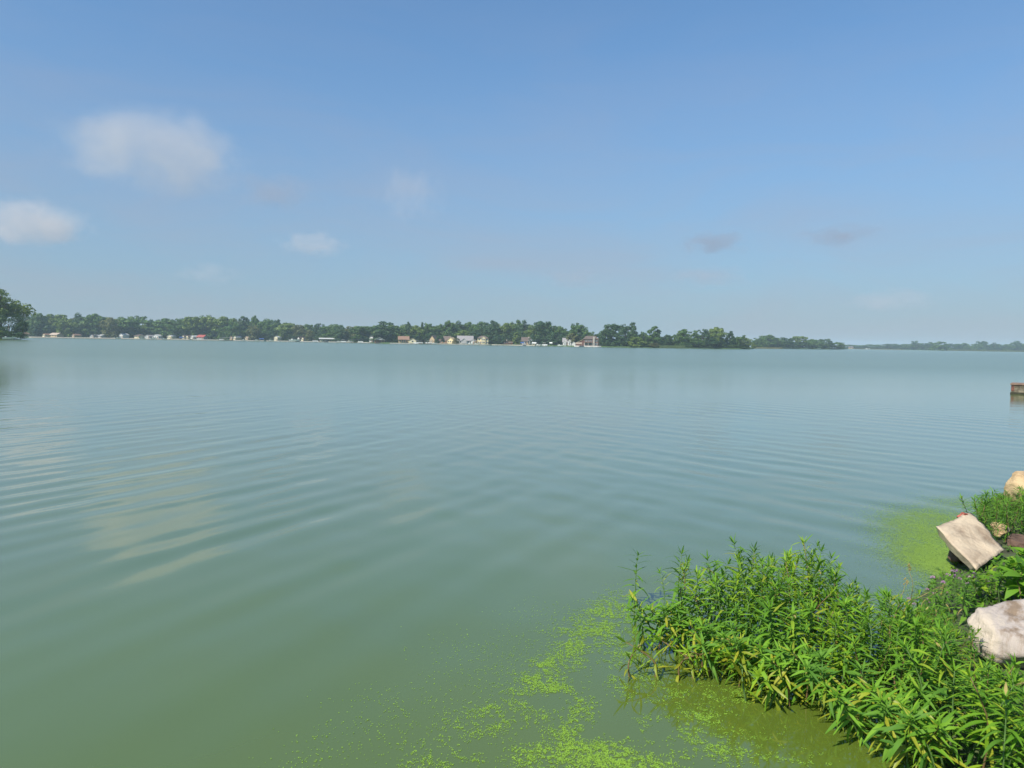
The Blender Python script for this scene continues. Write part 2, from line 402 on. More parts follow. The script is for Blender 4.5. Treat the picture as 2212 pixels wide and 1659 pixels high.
# ------------------------------------------------------------------ clouds
def cloud_material(dens, soft, seed, alb):
    m = bpy.data.materials.new('cloud_vapour'); m.use_nodes = True
    n, l = m.node_tree.nodes, m.node_tree.links
    n.remove(n['Principled BSDF'])
    t = n.new('ShaderNodeTexCoord')
    ln = n.new('ShaderNodeVectorMath'); ln.operation = 'LENGTH'; l.new(t.outputs['Object'], ln.inputs[0])
    mp = n.new('ShaderNodeMapping'); mp.inputs['Location'].default_value = (seed * 3.7, seed * 1.3, seed); mp.inputs['Scale'].default_value = (1.5, 1.5, .8)
    l.new(t.outputs['Object'], mp.inputs['Vector'])
    z = n.new('ShaderNodeTexNoise'); z.inputs['Scale'].default_value = 1.6; z.inputs['Detail'].default_value = 7; z.inputs['Roughness'].default_value = .55
    l.new(mp.outputs[0], z.inputs['Vector'])
    s = n.new('ShaderNodeMath'); s.operation = 'MULTIPLY_ADD'; s.inputs[1].default_value = 2.6; s.inputs[2].default_value = -.62
    l.new(z.outputs['Fac'], s.inputs[0])
    d = n.new('ShaderNodeMath'); d.operation = 'SUBTRACT'; l.new(s.outputs[0], d.inputs[0]); l.new(ln.outputs['Value'], d.inputs[1])
    mr = n.new('ShaderNodeMapRange'); mr.interpolation_type = 'SMOOTHSTEP'
    mr.inputs['From Min'].default_value = -.15; mr.inputs['From Max'].default_value = soft
    mr.inputs['To Max'].default_value = dens; l.new(d.outputs[0], mr.inputs['Value'])
    # nothing at the hull
    ed = n.new('ShaderNodeMapRange'); ed.interpolation_type = 'SMOOTHSTEP'; ed.inputs['From Min'].default_value = .95; ed.inputs['From Max'].default_value = .55
    l.new(ln.outputs['Value'], ed.inputs['Value'])
    k = n.new('ShaderNodeMath'); k.operation = 'MULTIPLY'; l.new(mr.outputs[0], k.inputs[0]); l.new(ed.outputs[0], k.inputs[1])
    v = n.new('ShaderNodeVolumePrincipled'); v.inputs['Color'].default_value = (*alb, 1); v.inputs['Anisotropy'].default_value = 0.1
    l.new(k.outputs[0], v.inputs['Density']); l.new(v.outputs[0], n['Material Output'].inputs['Volume'])
    return m
def build_cloud(px, py, w, h, od, soft, label, seed, alb=(.87, .81, .76), alt=720):
    d = ray(px, py); Dh = (alt - 2) / (d.z / math.hypot(d.x, d.y)); Dh = min(Dh, 9000)
    s = Dh / math.hypot(d.x, d.y)
    c = EYE + d * s
    rng_m = c.length
    rx, rz = w / 2 / FPX * rng_m * 1.45, h / 2 / FPX * rng_m * 1.55
    ry = rx * .75
    me = bpy.data.meshes.new('cloud'); bm = bmesh.new(); bmesh.ops.create_icosphere(bm, subdivisions=3, radius=1)
    for v in bm.verts: v.co *= 1 + .12 * noise.noise(v.co * 1.7 + Vector((seed, 0, 0)))
    bm.to_mesh(me); bm.free()
    m = cloud_material(od / ry, soft, seed, alb); me.materials.append(m)
    o = link('cloud', me); o.location = c; o.scale = (rx, ry, rz); o.rotation_euler = (0, 0, -math.atan2(d.x, d.y))
    tag(o, label, 'cloud', 'clouds above the lake')
for a in [(332, 328, 335, 135, .85, .5, 'largest soft white cloud, high in the left of the sky', 1.0),
          (72, 482, 180, 78, 1.0, .5, 'bright white puffy cloud cut by the left edge', 2.2),
          (890, 420, 150, 110, .3, .8, 'faint ragged cloud high left of the middle', 3.1),
          (680, 528, 140, 46, .5, .55, 'small white flat cloud below the ragged one', 4.4),
          (450, 592, 120, 40, .22, .7, 'small dim cloud low above the left trees', 5.3),
          (590, 415, 150, 70, .6, .9, 'dim wisp right beside the largest cloud', 6.1, (.55, .54, .57)),
          (1545, 525, 130, 44, .9, .8, 'thin grey wisp right of the middle, level with a second one', 7.7, (.50, .49, .53)),
          (1810, 508, 150, 38, .8, .8, 'thin grey wisp furthest right of the two level ones', 8.2, (.50, .49, .53)),
          (1540, 598, 150, 42, .6, .8, 'thin pale wisp low over the wooded point', 9.6, (.66, .62, .63)),
          (1930, 648, 180, 40, .5, .9, 'long low pale cloud near the right horizon', 10.3, (.80, .76, .75)),
          (1240, 600, 140, 38, .5, .8, 'dim flat wisp low over the middle houses', 11.5, (.62, .60, .62))]:
    build_cloud(*a)

# ------------------------------------------------------------------ trees
def crown_mesh(kind, seed, leaves, size, mat):
    rng = np.random.default_rng(seed)
    C, S = [], []
    def clump(x, y, z, r): C.append((x, y, z)); S.append(r)
    if kind == 'round':
        for i in range(52):
            v = rng.normal(size=3); v /= np.linalg.norm(v); q = rng.uniform(.45, 1) ** .6
            lump = 1 + .16 * math.sin(3 * math.atan2(v[1], v[0]) + seed) + .12 * math.sin(5 * v[2] + seed)
            clump(v[0] * .41 * q * lump, v[1] * .41 * q * lump, .53 + v[2] * .42 * q, rng.uniform(.07, .14))
        for i in range(16):
            a = rng.uniform(0, 6.28); q = rng.uniform(.1, .36); clump(q * math.cos(a), q * math.sin(a), rng.uniform(.03, .26), rng.uniform(.07, .12))
    elif kind == 'tall':
        for i in range(54):
            z = rng.uniform(.03, .96); a = rng.uniform(0, 6.28)
            w = .36 * math.sin(math.pi * min(1, (z * .9 + .12))) ** .6 * (1 + .35 * math.sin(z * 9 + a * 2 + seed))
            q = rng.uniform(.4, 1); clump(w * q * math.cos(a), w * q * math.sin(a), z, rng.uniform(.06, .12))
    elif kind == 'spread':
        for j in range(7):
            a = rng.uniform(0, 6.28); rr = rng.uniform(.12, .34); zc = rng.uniform(.45, .88)
            for i in range(9):
                v = rng.normal(size=3) * (.10, .10, .065)
                clump(rr * math.cos(a) + v[0], rr * math.sin(a) + v[1], zc + v[2], rng.uniform(.05, .11))
        for i in range(26):
            a = rng.uniform(0, 6.28); q = rng.uniform(0, .36); clump(q * math.cos(a), q * math.sin(a), rng.uniform(.03, .5), rng.uniform(.07, .12))
    elif kind == 'pine':
        for j in range(11):
            z = .16 + .8 * j / 10; w = (1 - j / 11) * .34 + .06
            for i in range(6 if j < 8 else 3):
                a = rng.uniform(0, 6.28); q = rng.uniform(.4, 1) * w
                clump(q * math.cos(a), q * math.sin(a), z + rng.uniform(-.02, .02), rng.uniform(.05, .09))
    else:  # bush, foliage to the ground
        for i in range(46):
            a = rng.uniform(0, 6.28); z = rng.uniform(.04, .9) ; w = .46 * math.sqrt(max(.02, 1 - (z / .98) ** 2)) * (1 + .2 * math.sin(3 * a + seed))
            q = rng.uniform(.4, 1) ** .6; clump(w * q * math.cos(a), w * q * math.sin(a), z, rng.uniform(.07, .14))
    C, S = np.array(C), np.array(S)
    ci = rng.choice(len(C), leaves, p=S ** 2 / (S ** 2).sum())
    v = rng.normal(size=(leaves, 3)); v[:, 2] = v[:, 2] * .8 + .25
    v /= np.linalg.norm(v, axis=1, keepdims=True)
    P = C[ci] + v * S[ci][:, None] * rng.uniform(.65, 1.12, (leaves, 1)) * np.array([1, 1, .75])
    nrm = v + rng.normal(size=(leaves, 3)) * .38; nrm /= np.linalg.norm(nrm, axis=1, keepdims=True)
    t = np.cross(nrm, rng.normal(size=(leaves, 3))); t /= np.linalg.norm(t, axis=1, keepdims=True)
    b = np.cross(nrm, t)
    s = size * rng.uniform(.55, 1.2, (leaves, 1))
    V = np.stack([P + t * s, P + b * s * .7, P - t * s, P - b * s * .7], 1).reshape(-1, 3)
    V[:, 2] = np.maximum(V[:, 2], 0.01)
    return mesh_np('crown', V, np.arange(leaves * 4).reshape(-1, 4), mat)
def trunk_mesh(seed, mat, top=.72):
    rng = random.Random(seed); mb = MB()
    pts = [(0, 0, -.02)]; x = y = 0
    for i in range(1, 7):
        x += rng.uniform(-.012, .012); y += rng.uniform(-.012, .012); pts.append((x, y, top * i / 6))
    mb.tube(pts, [.020, .016, .014, .012, .010, .007, .003], 7)
    for i in range(6):
        z0 = rng.uniform(.18, .55); a = rng.uniform(0, 6.28); L = rng.uniform(.16, .30)
        k = min(5, int(z0 / top * 6)); p = Vector(pts[k]); p.z = z0
        d = Vector((math.cos(a), math.sin(a), .9))
        mb.tube([p, p + d * L * .5, p + d * L + Vector((0, 0, .03))], [.008, .006, .002], 5)
    return mb.mesh('trunk', mat, True)
PROTO = {}
for mi, mk in enumerate(('tree_dark', 'tree_mid', 'tree_light', 'tree_olive')):
    for ki, (kd, cnt) in enumerate((('round', 3), ('tall', 2), ('spread', 2), ('pine', 1), ('bush', 2))):
        PROTO[kd, mk] = [crown_mesh(kd, 100 * mi + 10 * ki + j + 1, 4000 if kd != 'bush' else 2200, .033 if kd != 'bush' else .042, M[mk]) for j in range(cnt)]
TRUNKS = [trunk_mesh(i, M['bark']) for i in range(4)] + [trunk_mesh(9, M['palebark'])]
TONE = {'d': 'tree_dark', 'm': 'tree_mid', 'l': 'tree_light', 'o': 'tree_olive'}
KIND = {'r': 'round', 't': 'tall', 's': 'spread', 'p': 'pine', 'b': 'bush'}
trn = random.Random(21)
def tree(px, ytop, wpx, off, kt, label, group=None, D=None, pale=False, zb=None, name=None):
    """px centre, ytop of the crown and width in survey pixels; off metres behind the waterline"""
    D = (D or shore_d(px)) + off
    x, y = far_xy(px, D)
    zb = LAND_Z if zb is None else zb
    top_z = 2.0 + (horizon_y(px) - ytop) * D / FPX
    h = max(1.2, top_z - zb) * 1.03; w = wpx * D / FPX * 1.42
    kind = KIND[kt[0]]
    nm = name or ('shrub' if kind == 'bush' else 'pine_tree' if kind == 'pine' else 'tree')
    e = empty(nm, (x, y, zb), trn.uniform(0, 6.28), label, 'shrub' if kind == 'bush' else 'tree', group)
    c = link('crown', trn.choice(PROTO[kind, TONE[kt[1]]]), e); c.scale = (w, w, h)
    if kind != 'bush':
        t = link('trunk', TRUNKS[4] if pale else trn.choice(TRUNKS[:4]), e); t.scale = (h * .75, h * .75, h)
    return e
G_L, G_M, G_P, G_R, G_F = 'trees along the left part of the far shore', 'trees behind the lakeside houses', 'trees on the wooded point', \
    'hazy trees right of the point', 'hazy trees along the far right shore'
TREES = [
 # left part: broad sunlit crowns over small cottages
 (80, 675.5, 34, 30, 'rm', 'first tree right of the big headland tree on the far shore', G_L),
 (108, 676.5, 40, 42, 'sl', 'pale grey green spreading crown near the left end of the far shore', G_L),
 (141, 683, 32, 18, 'rl', 'yellow green tree over the low peach roofs', G_L),
 (167, 679, 34, 46, 'rd', 'dark round tree right of the yellow green one over peach roofs', G_L),
 (204, 676.5, 42, 30, 'rm', 'tall rounded crown, highest between peach roofs and white cottages', G_L),
 (241, 685, 34, 16, 'ro', 'olive brown tinted tree left of the broad double crown', G_L),
 (287, 679, 62, 28, 'sm', 'broad double crown behind the cluster of white cottages', G_L),
 (328, 692, 22, 40, 'rd', 'low dark tree filling the dip behind white boats', G_L),
 (363, 686.7, 54, 22, 'rm', 'wide green tree just right of the dip in the left tree line', G_L),
 (395, 687, 34, 40, 'rm', 'tree between the wide green crown and the red roof', G_L),
 (418, 685.6, 34, 20, 'sl', 'light green tree just left over the red roof', G_L),
 (446, 682, 34, 30, 'rm', 'tree directly behind the red roof', G_L),
 (482, 682, 46, 28, 'sl', 'tall light crown with yellow top right of the red roof', G_L),
 (505, 694, 26, 14, 'rm', 'lower tree in front of the yellow topped crown', G_L),
 (527, 685.6, 32, 44, 'td', 'dark upright tree in shadow beside the yellow topped crown', G_L),
 (551, 683.6, 20, 34, 'tm', 'narrow upright tree with ragged tip above the left shore', G_L),
 (548, 703, 22, 10, 'ro', 'olive gold tree close to the water below the ragged tip', G_L),
 (577, 689.6, 36, 30, 'rm', 'green tree behind the moored pale boat', G_L),
 (599, 691, 24, 44, 'rd', 'dark round crown behind the cream shed', G_L),
 (621, 695, 40, 26, 'rl', 'light round tree over the cream shed', G_L),
 (646, 701, 26, 24, 'ro', 'small olive tree above the white double gables', G_L),
 # left of centre
 (669, 699, 36, 36, 'rm', 'tree behind the white double gables', G_M),
 (668, 712, 18, 8, 'ro', 'thin olive tree at the waterside by the double gables', G_M),
 (692, 699.6, 28, 42, 'rd', 'dark tree left of the smooth dome', G_M),
 (722, 701, 54, 34, 'rm', 'smooth dome shaped tree above the covered docks', G_M),
 (736, 706, 30, 16, 'rd', 'shaded round tree in front of the smooth dome', G_M),
 (757, 705.6, 36, 40, 'ro', 'olive tree in the dip right of the smooth dome', G_M),
 (785, 702, 48, 32, 'sm', 'ragged topped wide tree over the long flat dock roof', G_M),
 (833, 695.6, 62, 26, 'rd', 'big dark dome over the pale gabled boathouse', G_M),
 (862, 703, 24, 30, 'rm', 'green tree between dark dome and the pine', G_M),
 (880, 697.5, 22, 32, 'pd', 'dark layered pine behind the rust roofed house', G_M),
 (899, 700.5, 26, 34, 'rl', 'yellow green tree right of the dark pine', G_M),
 (912, 698.5, 14, 36, 'pd', 'thin dark spire shaped tree above white boats', G_M),
 (930, 696.4, 30, 44, 'rm', 'rounded tree over the brown gable', G_M),
 (951, 698, 24, 48, 'rm', 'tree between rounded crown and the long wood', G_M),
 (970, 694, 26, 42, 'tm', 'tallest tree directly over the tan house', G_M),
 (968, 712, 18, 24, 'tm', 'slender pale trunked tree behind the tan house', G_M),
 (988, 695.8, 30, 50, 'rd', 'dark tree over the left end of the long grey roof', G_M),
 (1003, 711, 28, 30, 'rl', 'light rounded tree right behind the long grey roof', G_M),
 (1011, 694.6, 30, 54, 'rm', 'high tree over the middle of the long grey roof', G_M),
 (1036, 695.8, 38, 50, 'rm', 'high tree behind the yellow house', G_M),
 (1026, 714, 26, 26, 'rd', 'dark lower tree between grey roof and yellow house', G_M),
 (1065, 693.5, 34, 46, 'rd', 'dark high tree just right of the yellow house', G_M),
 (1058, 706, 28, 24, 'td', 'dense tree beside the yellow house right wall', G_M),
 (1091, 696, 32, 44, 'sl', 'tree with pale sunlit top over the brown terrace', G_M),
 (1078, 727, 26, 10, 'rd', 'low flat topped dark tree left behind the brown terrace', G_M),
 (1102, 694, 20, 50, 'rd', 'dark narrow tree above the brown terrace', G_M),
 (1118, 693.6, 24, 46, 'tm', 'tall tree behind the bright light green one', G_M),
 (1116, 717.6, 18, 14, 'tl', 'bright light green small tree left of the glass gable house', G_M),
 (1135, 695, 28, 48, 'rd', 'high dark tree over the glass gable house', G_M),
 (1151, 699.6, 24, 40, 'rl', 'light tree sloping down right of the glass gable house', G_M),
 (1153, 727.6, 20, 12, 'rd', 'small dark tree touching the right of the glass gable house', G_M),
 (1183, 692.3, 50, 30, 'sd', 'largest tallest crown in the gap between the two middle houses', G_M),
 (1203, 719, 34, 14, 'rd', 'dark round tree left beside the white house', G_M),
 (1214, 704.3, 24, 40, 'rm', 'tree in the dip left of the airy crown', G_M),
 (1242, 697.6, 40, 34, 'sm', 'airy tall crown with see through top over the white house', G_M),
 (1236, 720, 26, 20, 'to', 'brownish thin tree behind the white house', G_M),
 (1271, 713.6, 24, 32, 'rm', 'lower tree behind the brick house roof', G_M),
 (1290, 720, 20, 30, 'rd', 'dark low tree at the right end of the brick house roof', G_M),
 # wooded point
 (1308, 712, 26, 8, 'td', 'dark tree touching the right end of the brick house', G_P),
 (1321, 697.6, 46, 14, 'sd', 'tallest crown on the point, right of the brick house', G_P),
 (1347, 712, 26, 8, 'rd', 'dark lower tree between the two tallest on the point', G_P),
 (1361, 701, 38, 14, 'sd', 'second tall crown on the point with pale trunk', G_P),
 (1375, 727, 32, 5, 'bl', 'light green bushy tree at the waterline of the point', G_P),
 (1391, 715, 18, 20, 'rm', 'small tree in the dip right of the second tall crown', G_P),
 (1414, 706.8, 34, 14, 'tm', 'pointed sunlit tree alone in the middle of the point', G_P),
 (1412, 741, 20, 3, 'bo', 'yellow brown reedy bush at the waterline of the point', G_P),
 (1440, 722, 20, 14, 'rd', 'low tree right of the pointed sunlit one', G_P),
 (1456, 720.5, 20, 16, 'rm', 'low tree left of the broad triple crown', G_P),
 (1484, 710.4, 42, 14, 'rm', 'left crown of the broad mass near the end of the point', G_P),
 (1517, 712, 32, 14, 'rd', 'middle crown of the broad mass near the end of the point', G_P),
 (1546, 704, 36, 12, 'rl', 'highest light topped crown near the end of the point', G_P),
 (1500, 730, 30, 5, 'bm', 'bush at the waterline beneath the broad mass', G_P),
 (1535, 731, 34, 5, 'bd', 'dark bush at the waterline beneath the light topped crown', G_P),
 (1577, 717, 24, 10, 'pd', 'pointed dark conifer beside the light topped crown', G_P),
 (1595, 721.5, 22, 10, 'sm', 'tree right of the pointed dark conifer', G_P),
 (1609, 728, 22, 7, 'rl', 'light green low tree near the tip of the point', G_P),
 (1624, 739.8, 14, 4, 'bl', 'bright yellow green bush at the tip of the point', G_P),
 # beyond the point
 (1640, 728, 24, 14, 'rm', 'first hazy tree right of the point tip', G_R),
 (1659, 721.7, 40, 20, 'rm', 'highest hazy tree right of the point', G_R),
 (1679, 729, 24, 12, 'rm', 'hazy tree right of the highest one', G_R),
 (1697, 728, 32, 12, 'rd', 'dark round hazy tree in the middle of the middle distance wood', G_R),
 (1727, 727, 28, 20, 'sl', 'paler hazy tree right of the dark round one', G_R),
 (1755, 732, 32, 14, 'rm', 'wide low hazy tree in the middle distance wood', G_R),
 (1783, 731, 26, 14, 'rd', 'hazy tree near the end of the middle distance wood', G_R),
 (1811, 738, 26, 6, 'rm', 'last tree at the right end of the middle distance wood', G_R),
 # far right
 (1843, 744, 34, 30, 'rm', 'faint low tree over the tiny rust roof', G_F),
 (1886, 744, 46, 40, 'rm', 'faint low tree behind the white boat', G_F),
 (1926, 742, 36, 40, 'rd', 'faint tree right of the white boat', G_F),
 (1955, 743, 30, 30, 'rm', 'faint tree left of the flat crowned one', G_F),
 (1982, 738, 24, 40, 'sd', 'faint flat crowned tree left of the island bush', G_F),
 (2008, 739.5, 22, 50, 'rd', 'faint tree just left behind the island bush', G_F),
 (2074, 739.5, 30, 50, 'sm', 'faint spreading tree right of the island bush', G_F),
 (2095, 746, 22, 30, 'rm', 'faint low tree in the dip right of the island bush', G_F),
 (2114, 736, 26, 50, 'sd', 'highest faint tree far right', G_F),
 (2149, 741, 20, 40, 'rd', 'faint tree after the gap far right', G_F),
 (2172, 743, 24, 40, 'rm', 'faint low tree second from the right edge', G_F),
 (2200, 738, 34, 50, 'rd', 'faint tree at the right edge', G_F),
]
for px, yt, w, off, kt, lb, g in TREES:
    tree(px, yt, w, off, kt, lb, g, pale=(px in (968, 1361)))
x_isl = tree(2030, 738, 30, -160, 'bm', 'rounded green bush on its own off the far right shore', zb=0.1, name='island_bush')
# rows behind: nothing tells one from another
def row(x0, x1, step, lift, off, w, tones, label, group):
    x = x0
    while x < x1:
        near = min(TREES, key=lambda t: abs(t[0] - x) + (40 if t[3] < 20 else 0))
        tree(x, near[1] + lift + trn.uniform(-1.5, 4), w * trn.uniform(.8, 1.2), off * trn.uniform(.8, 1.3), trn.choice('rrs') + trn.choice(tones), label, group)
        x += step * trn.uniform(.8, 1.2)
row(62, 660, 17, 5, 75, 34, 'mlod', 'tree in the back row of the left far shore, mostly hidden', 'back row of the left far shore')
row(62, 660, 20, 20, 26, 24, 'dmd', 'small tree standing in shade among the left cottages', 'small trees among the left cottages')
row(660, 1300, 17, 4, 85, 34, 'mmdl', 'tree in the deep wood behind the middle houses', 'deep wood behind the middle houses')
row(655, 1300, 19, 22, 32, 24, 'dmd', 'small tree in shade directly behind the middle houses', 'small trees behind the middle houses')
row(1305, 1612, 17, 12, 30, 26, 'dmd', 'tree in the back row of the wooded point', 'back row of the wooded point')
row(1308, 1612, 17, 27, 7, 22, 'dmm', 'low tree leaning over the water on the wooded point', 'low waterside trees of the point')
row(1636, 1820, 14, 9, 18, 24, 'mmd', 'low tree in the hazy wood beyond the point', 'low trees of the hazy wood')
row(1838, 2260, 15, 4, 60, 26, 'mmd', 'low tree in the faint line along the far right shore', 'low trees of the faint far right line')

# big tree on the left headland: own dense crown with gaps
def headland_tree(px, ytop, wpx, D, seed, label, n=7000):
    x, y = far_xy(px, D); h = 2.0 + (horizon_y(px) - ytop) * D / FPX - .8; w = wpx * D / FPX * 1.15
    e = empty('tree', (x, y, .8), seed, label, 'tree', 'trees on the left headland')
    c = link('crown', crown_mesh('spread' if seed < 3 else 'round', seed + 40, n, .020, M['tree_light' if seed < 3 else 'tree_dark']), e); c.scale = (w, w, h)
    t = link('trunk', trunk_mesh(seed + 60, M['bark'], .8), e); t.scale = (h, h, h)
headland_tree(2, 612, 108, 346, 1, 'big tree with open crown standing at the tip of the left headland')
headland_tree(-70, 600, 130, 352, 2, 'big tree half outside the left edge')
headland_tree(20, 672, 64, 340, 5, 'dark shaded lower tree under the big headland tree', 3500)
headland_tree(44, 690, 34, 342, 6, 'small dark tree at the right end of the headland', 2200)
tree(28, 716, 44, 0, 'bd', 'dark bush at the waterline of the headland', 'bushes on the left headland', D=336, zb=.3)
tree(-14, 712, 40, 0, 'bl', 'light green bush at the left edge of the headland', 'bushes on the left headland', D=336, zb=.3)

# ------------------------------------------------------------------ reed beds
def reed_bed(px0, px1, off, h, label, mat, n=900):
    V, F = [], []
    rr = random.Random(int(px0))
    for i in range(n):
        px = rr.uniform(px0, px1); D = shore_d(px) + off + rr.uniform(-3, 5); x, y = far_xy(px, D)
        hh = h * rr.uniform(.6, 1.1); w = .28; b = len(V); lx = rr.uniform(-.3, .3)
        V += [(x - w, y, -.1), (x + w, y, -.1), (x + lx + .05, y + rr.uniform(-.2, .2), hh)]; F.append((b, b + 1, b + 2))
    o = link('reed_bed', mesh_np('reed_bed', V, F, mat)); tag(o, label, 'reeds', None, 'stuff')
reed_bed(1630, 1690, -4, 1.9, 'tan strip of reeds right of the point tip', M['reed'])
reed_bed(1840, 1950, -5, 2.2, 'pale reed strip below the faint far trees', M['reed'])
reed_bed(2040, 2300, -8, 4.0, 'green yellow reed strip along the far right shore', foliage('green_reed', (.06, .09, .03), (.14, .16, .05)), 2500)
reed_bed(1425, 1480, -3, 2.2, 'pale green reed fringe of the wooded point', foliage('point_reed', (.07, .11, .04), (.13, .17, .07)), 500)

# ------------------------------------------------------------------ houses
def face(px, D): 
    x, y = far_xy(px, D); return (x, y, LAND_Z), -math.atan2(x, y)
def add_window(h, x, z, w, hh, y, frame='trim'):
    f = MB().box(x - w / 2, x + w / 2, y - .07, y + .02, z, z + hh).build('window', M[frame], h)
    MB().box(x - w / 2 + .1, x + w / 2 - .1, y - .10, y - .075, z + .1, z + hh - .1).build('pane', M['glass'], f)
def gable_x(mb, w, d, z0, rh, ov=.5, th=.22):           # ridge along x (slope faces the lake)
    p = [(-d / 2 - ov, z0 - ov * rh / (d / 2)), (0, z0 + rh), (d / 2 + ov, z0 - ov * rh / (d / 2)), (d / 2 + ov, z0 + th - ov * rh / (d / 2)), (0, z0 + rh + th), (-d / 2 - ov, z0 + th - ov * rh / (d / 2))]
    return mb.prism(p, -w / 2 - ov, w / 2 + ov, 'x')
def gable_y(mb, x, w, y0, y1, z0, rh, ov=.4, th=.2):    # gable end faces the lake
    k = ov * rh / (w / 2)
    p = [(x - w / 2 - ov, z0 - k), (x, z0 + rh), (x + w / 2 + ov, z0 - k), (x + w / 2 + ov, z0 - k + th), (x, z0 + rh + th), (x - w / 2 - ov, z0 - k + th)]
    return mb.prism(p, y0 - ov, y1, 'y')
def gable_wall(mb, x, w, y0, y1, zw, rh):
    return mb.prism([(x - w / 2, 0), (x + w / 2, 0), (x + w / 2, zw), (x, zw + rh), (x - w / 2, zw)], y0, y1, 'y')
def hip_roof(mb, w, d, z0, rh, ridge, ov=.5):
    a, b = w / 2 + ov, d / 2 + ov; r = ridge / 2
    return mb.add([(-a, -b, z0), (a, -b, z0), (a, b, z0), (-a, b, z0), (-r, 0, z0 + rh), (r, 0, z0 + rh), (-a, -b, z0 - .2), (a, -b, z0 - .2), (a, b, z0 - .2), (-a, b, z0 - .2)],
                  [(0, 1, 5, 4), (1, 2, 5), (2, 3, 4, 5), (3, 0, 4), (6, 7, 1, 0), (7, 8, 2, 1), (8, 9, 3, 2), (9, 6, 0, 3), (9, 8, 7, 6)])
def door(h, x, y, mat='w_brown', w=1.0, hh=2.05):
    d_ = MB().box(x - w / 2, x + w / 2, y - .06, y + .02, .05, hh).build('door', M[mat], h)
    MB().box(x + w / 2 - .18, x + w / 2 - .1, y - .14, y - .06, 1.0, 1.08).build('handle', M['metal'], d_)

def cottage(px, wpx, wall_h, roof_h, wall, roof, label, off=12, style='front', depth=8, wins=2, group=None, cat='house'):
    D = shore_d(px) + off; loc, rz = face(px, D); w = wpx * D / FPX; rz = -.28 + .12 * math.sin(px * 1.7)
    if group: wall_h *= .9; roof_h *= .8; w *= .82
    h = empty('cottage', loc, rz, label, cat, group)
    y0 = -depth / 2
    if style == 'front':
        gable_wall(MB(), 0, w, y0, depth / 2, wall_h, roof_h).build('wall', M[wall], h)
        gable_y(MB(), 0, w, y0, depth / 2 + .4, wall_h + .02, roof_h).build('roof', M[roof], h)
    elif style == 'side':
        MB().prism([(y0, 0), (depth / 2, 0), (depth / 2, wall_h), (0, wall_h + roof_h), (y0, wall_h)], -w / 2, w / 2, 'x').build('wall', M[wall], h)
        gable_x(MB(), w, depth, wall_h + .02, roof_h).build('roof', M[roof], h)
    else:
        MB().box(-w / 2, w / 2, y0, depth / 2, 0, wall_h).build('wall', M[wall], h)
        hip_roof(MB(), w, depth, wall_h + .22, roof_h, w * .4).build('roof', M[roof], h)
    for i in range(wins):
        add_window(h, -w / 2 + w * (i + .5) / (wins + 1), 1.0, min(1.3, w * .2), 1.2, y0)
    door(h, -w / 2 + w * (wins + .5) / (wins + 1), y0)
    return h

# -- left cottages
GC = 'cottages along the left far shore'
for a in [(50, 18, 2.8, 1.8, 'w_tan', 'r_orange', 'pinkish tan cottage at the right end of the headland'),
          (103, 10, 2.3, 1.4, 'w_cream', 'r_orange', 'small peach cottage left of the wider peach roof'),
          (122, 25, 2.5, 2.2, 'w_tan', 'canvas_tan', 'wide low cottage with peach coloured roof'),
          (166, 9, 2.4, 1.5, 'w_tan', 'r_orange', 'small tan cottage under the dark round tree'),
          (205, 12, 2.2, 1.5, 'w_grey', 'r_dark', 'dim grey cottage in the shade left of the white cottages'),
          (222, 10, 2.4, 1.2, 'w_grey', 'r_pale', 'grey cottage with pale roof right beside the dim one'),
          (268, 12, 3.4, 1.8, 'w_white', 'r_pale', 'bright white cottage, tallest in the white cluster'),
          (302, 16, 2.8, 1.6, 'w_cream', 'r_brown', 'beige cottage with brown roof right of the tall white one'),
          (323, 13, 2.6, 1.5, 'w_white', 'r_grey', 'white cottage with grey roof left of the pair of white ones'),
          (341, 17, 3.0, 1.8, 'w_white', 'r_pale', 'wide white cottage in the middle of the white row'),
          (371, 13, 2.8, 1.6, 'w_cream', 'r_pale', 'cream cottage at the right end of the white row'),
          (402, 8, 2.8, 1.8, 'w_cream', 'r_brown', 'left of the two narrow cream gables before the red roof'),
          (410, 8, 2.8, 1.8, 'w_cream', 'r_brown', 'right of the two narrow cream gables before the red roof'),
          (421, 9, 2.8, 1.6, 'w_white', 'r_pale', 'white gable standing left under the red roof'),
          (505, 8, 2.6, 1.6, 'w_tan', 'r_brown', 'small tan gable left of the cream gable'),
          (513, 8, 2.8, 1.8, 'w_cream', 'r_pale', 'small cream gable right of the tan gable'),
          (538, 10, 2.5, 1.8, 'w_tan', 'canvas_tan', 'tan cottage beneath the olive gold tree'),
          (600, 10, 3.6, 1.4, 'w_cream', 'r_pale', 'pale cream boxy shed at the waterside'),
          (650, 7, 2.8, 2.0, 'w_white', 'r_brown', 'left one of the white double gables'),
          (658, 7, 2.6, 2.0, 'w_cream', 'r_brown', 'right one of the white double gables')]:
    cottage(*a, group=GC, style='side' if a[0] in (122, 302, 222) else 'front')
cottage(437, 19, 2.6, 2.6, 'w_grey', 'r_red', 'cottage with a big bright red roof', style='side', group=GC)

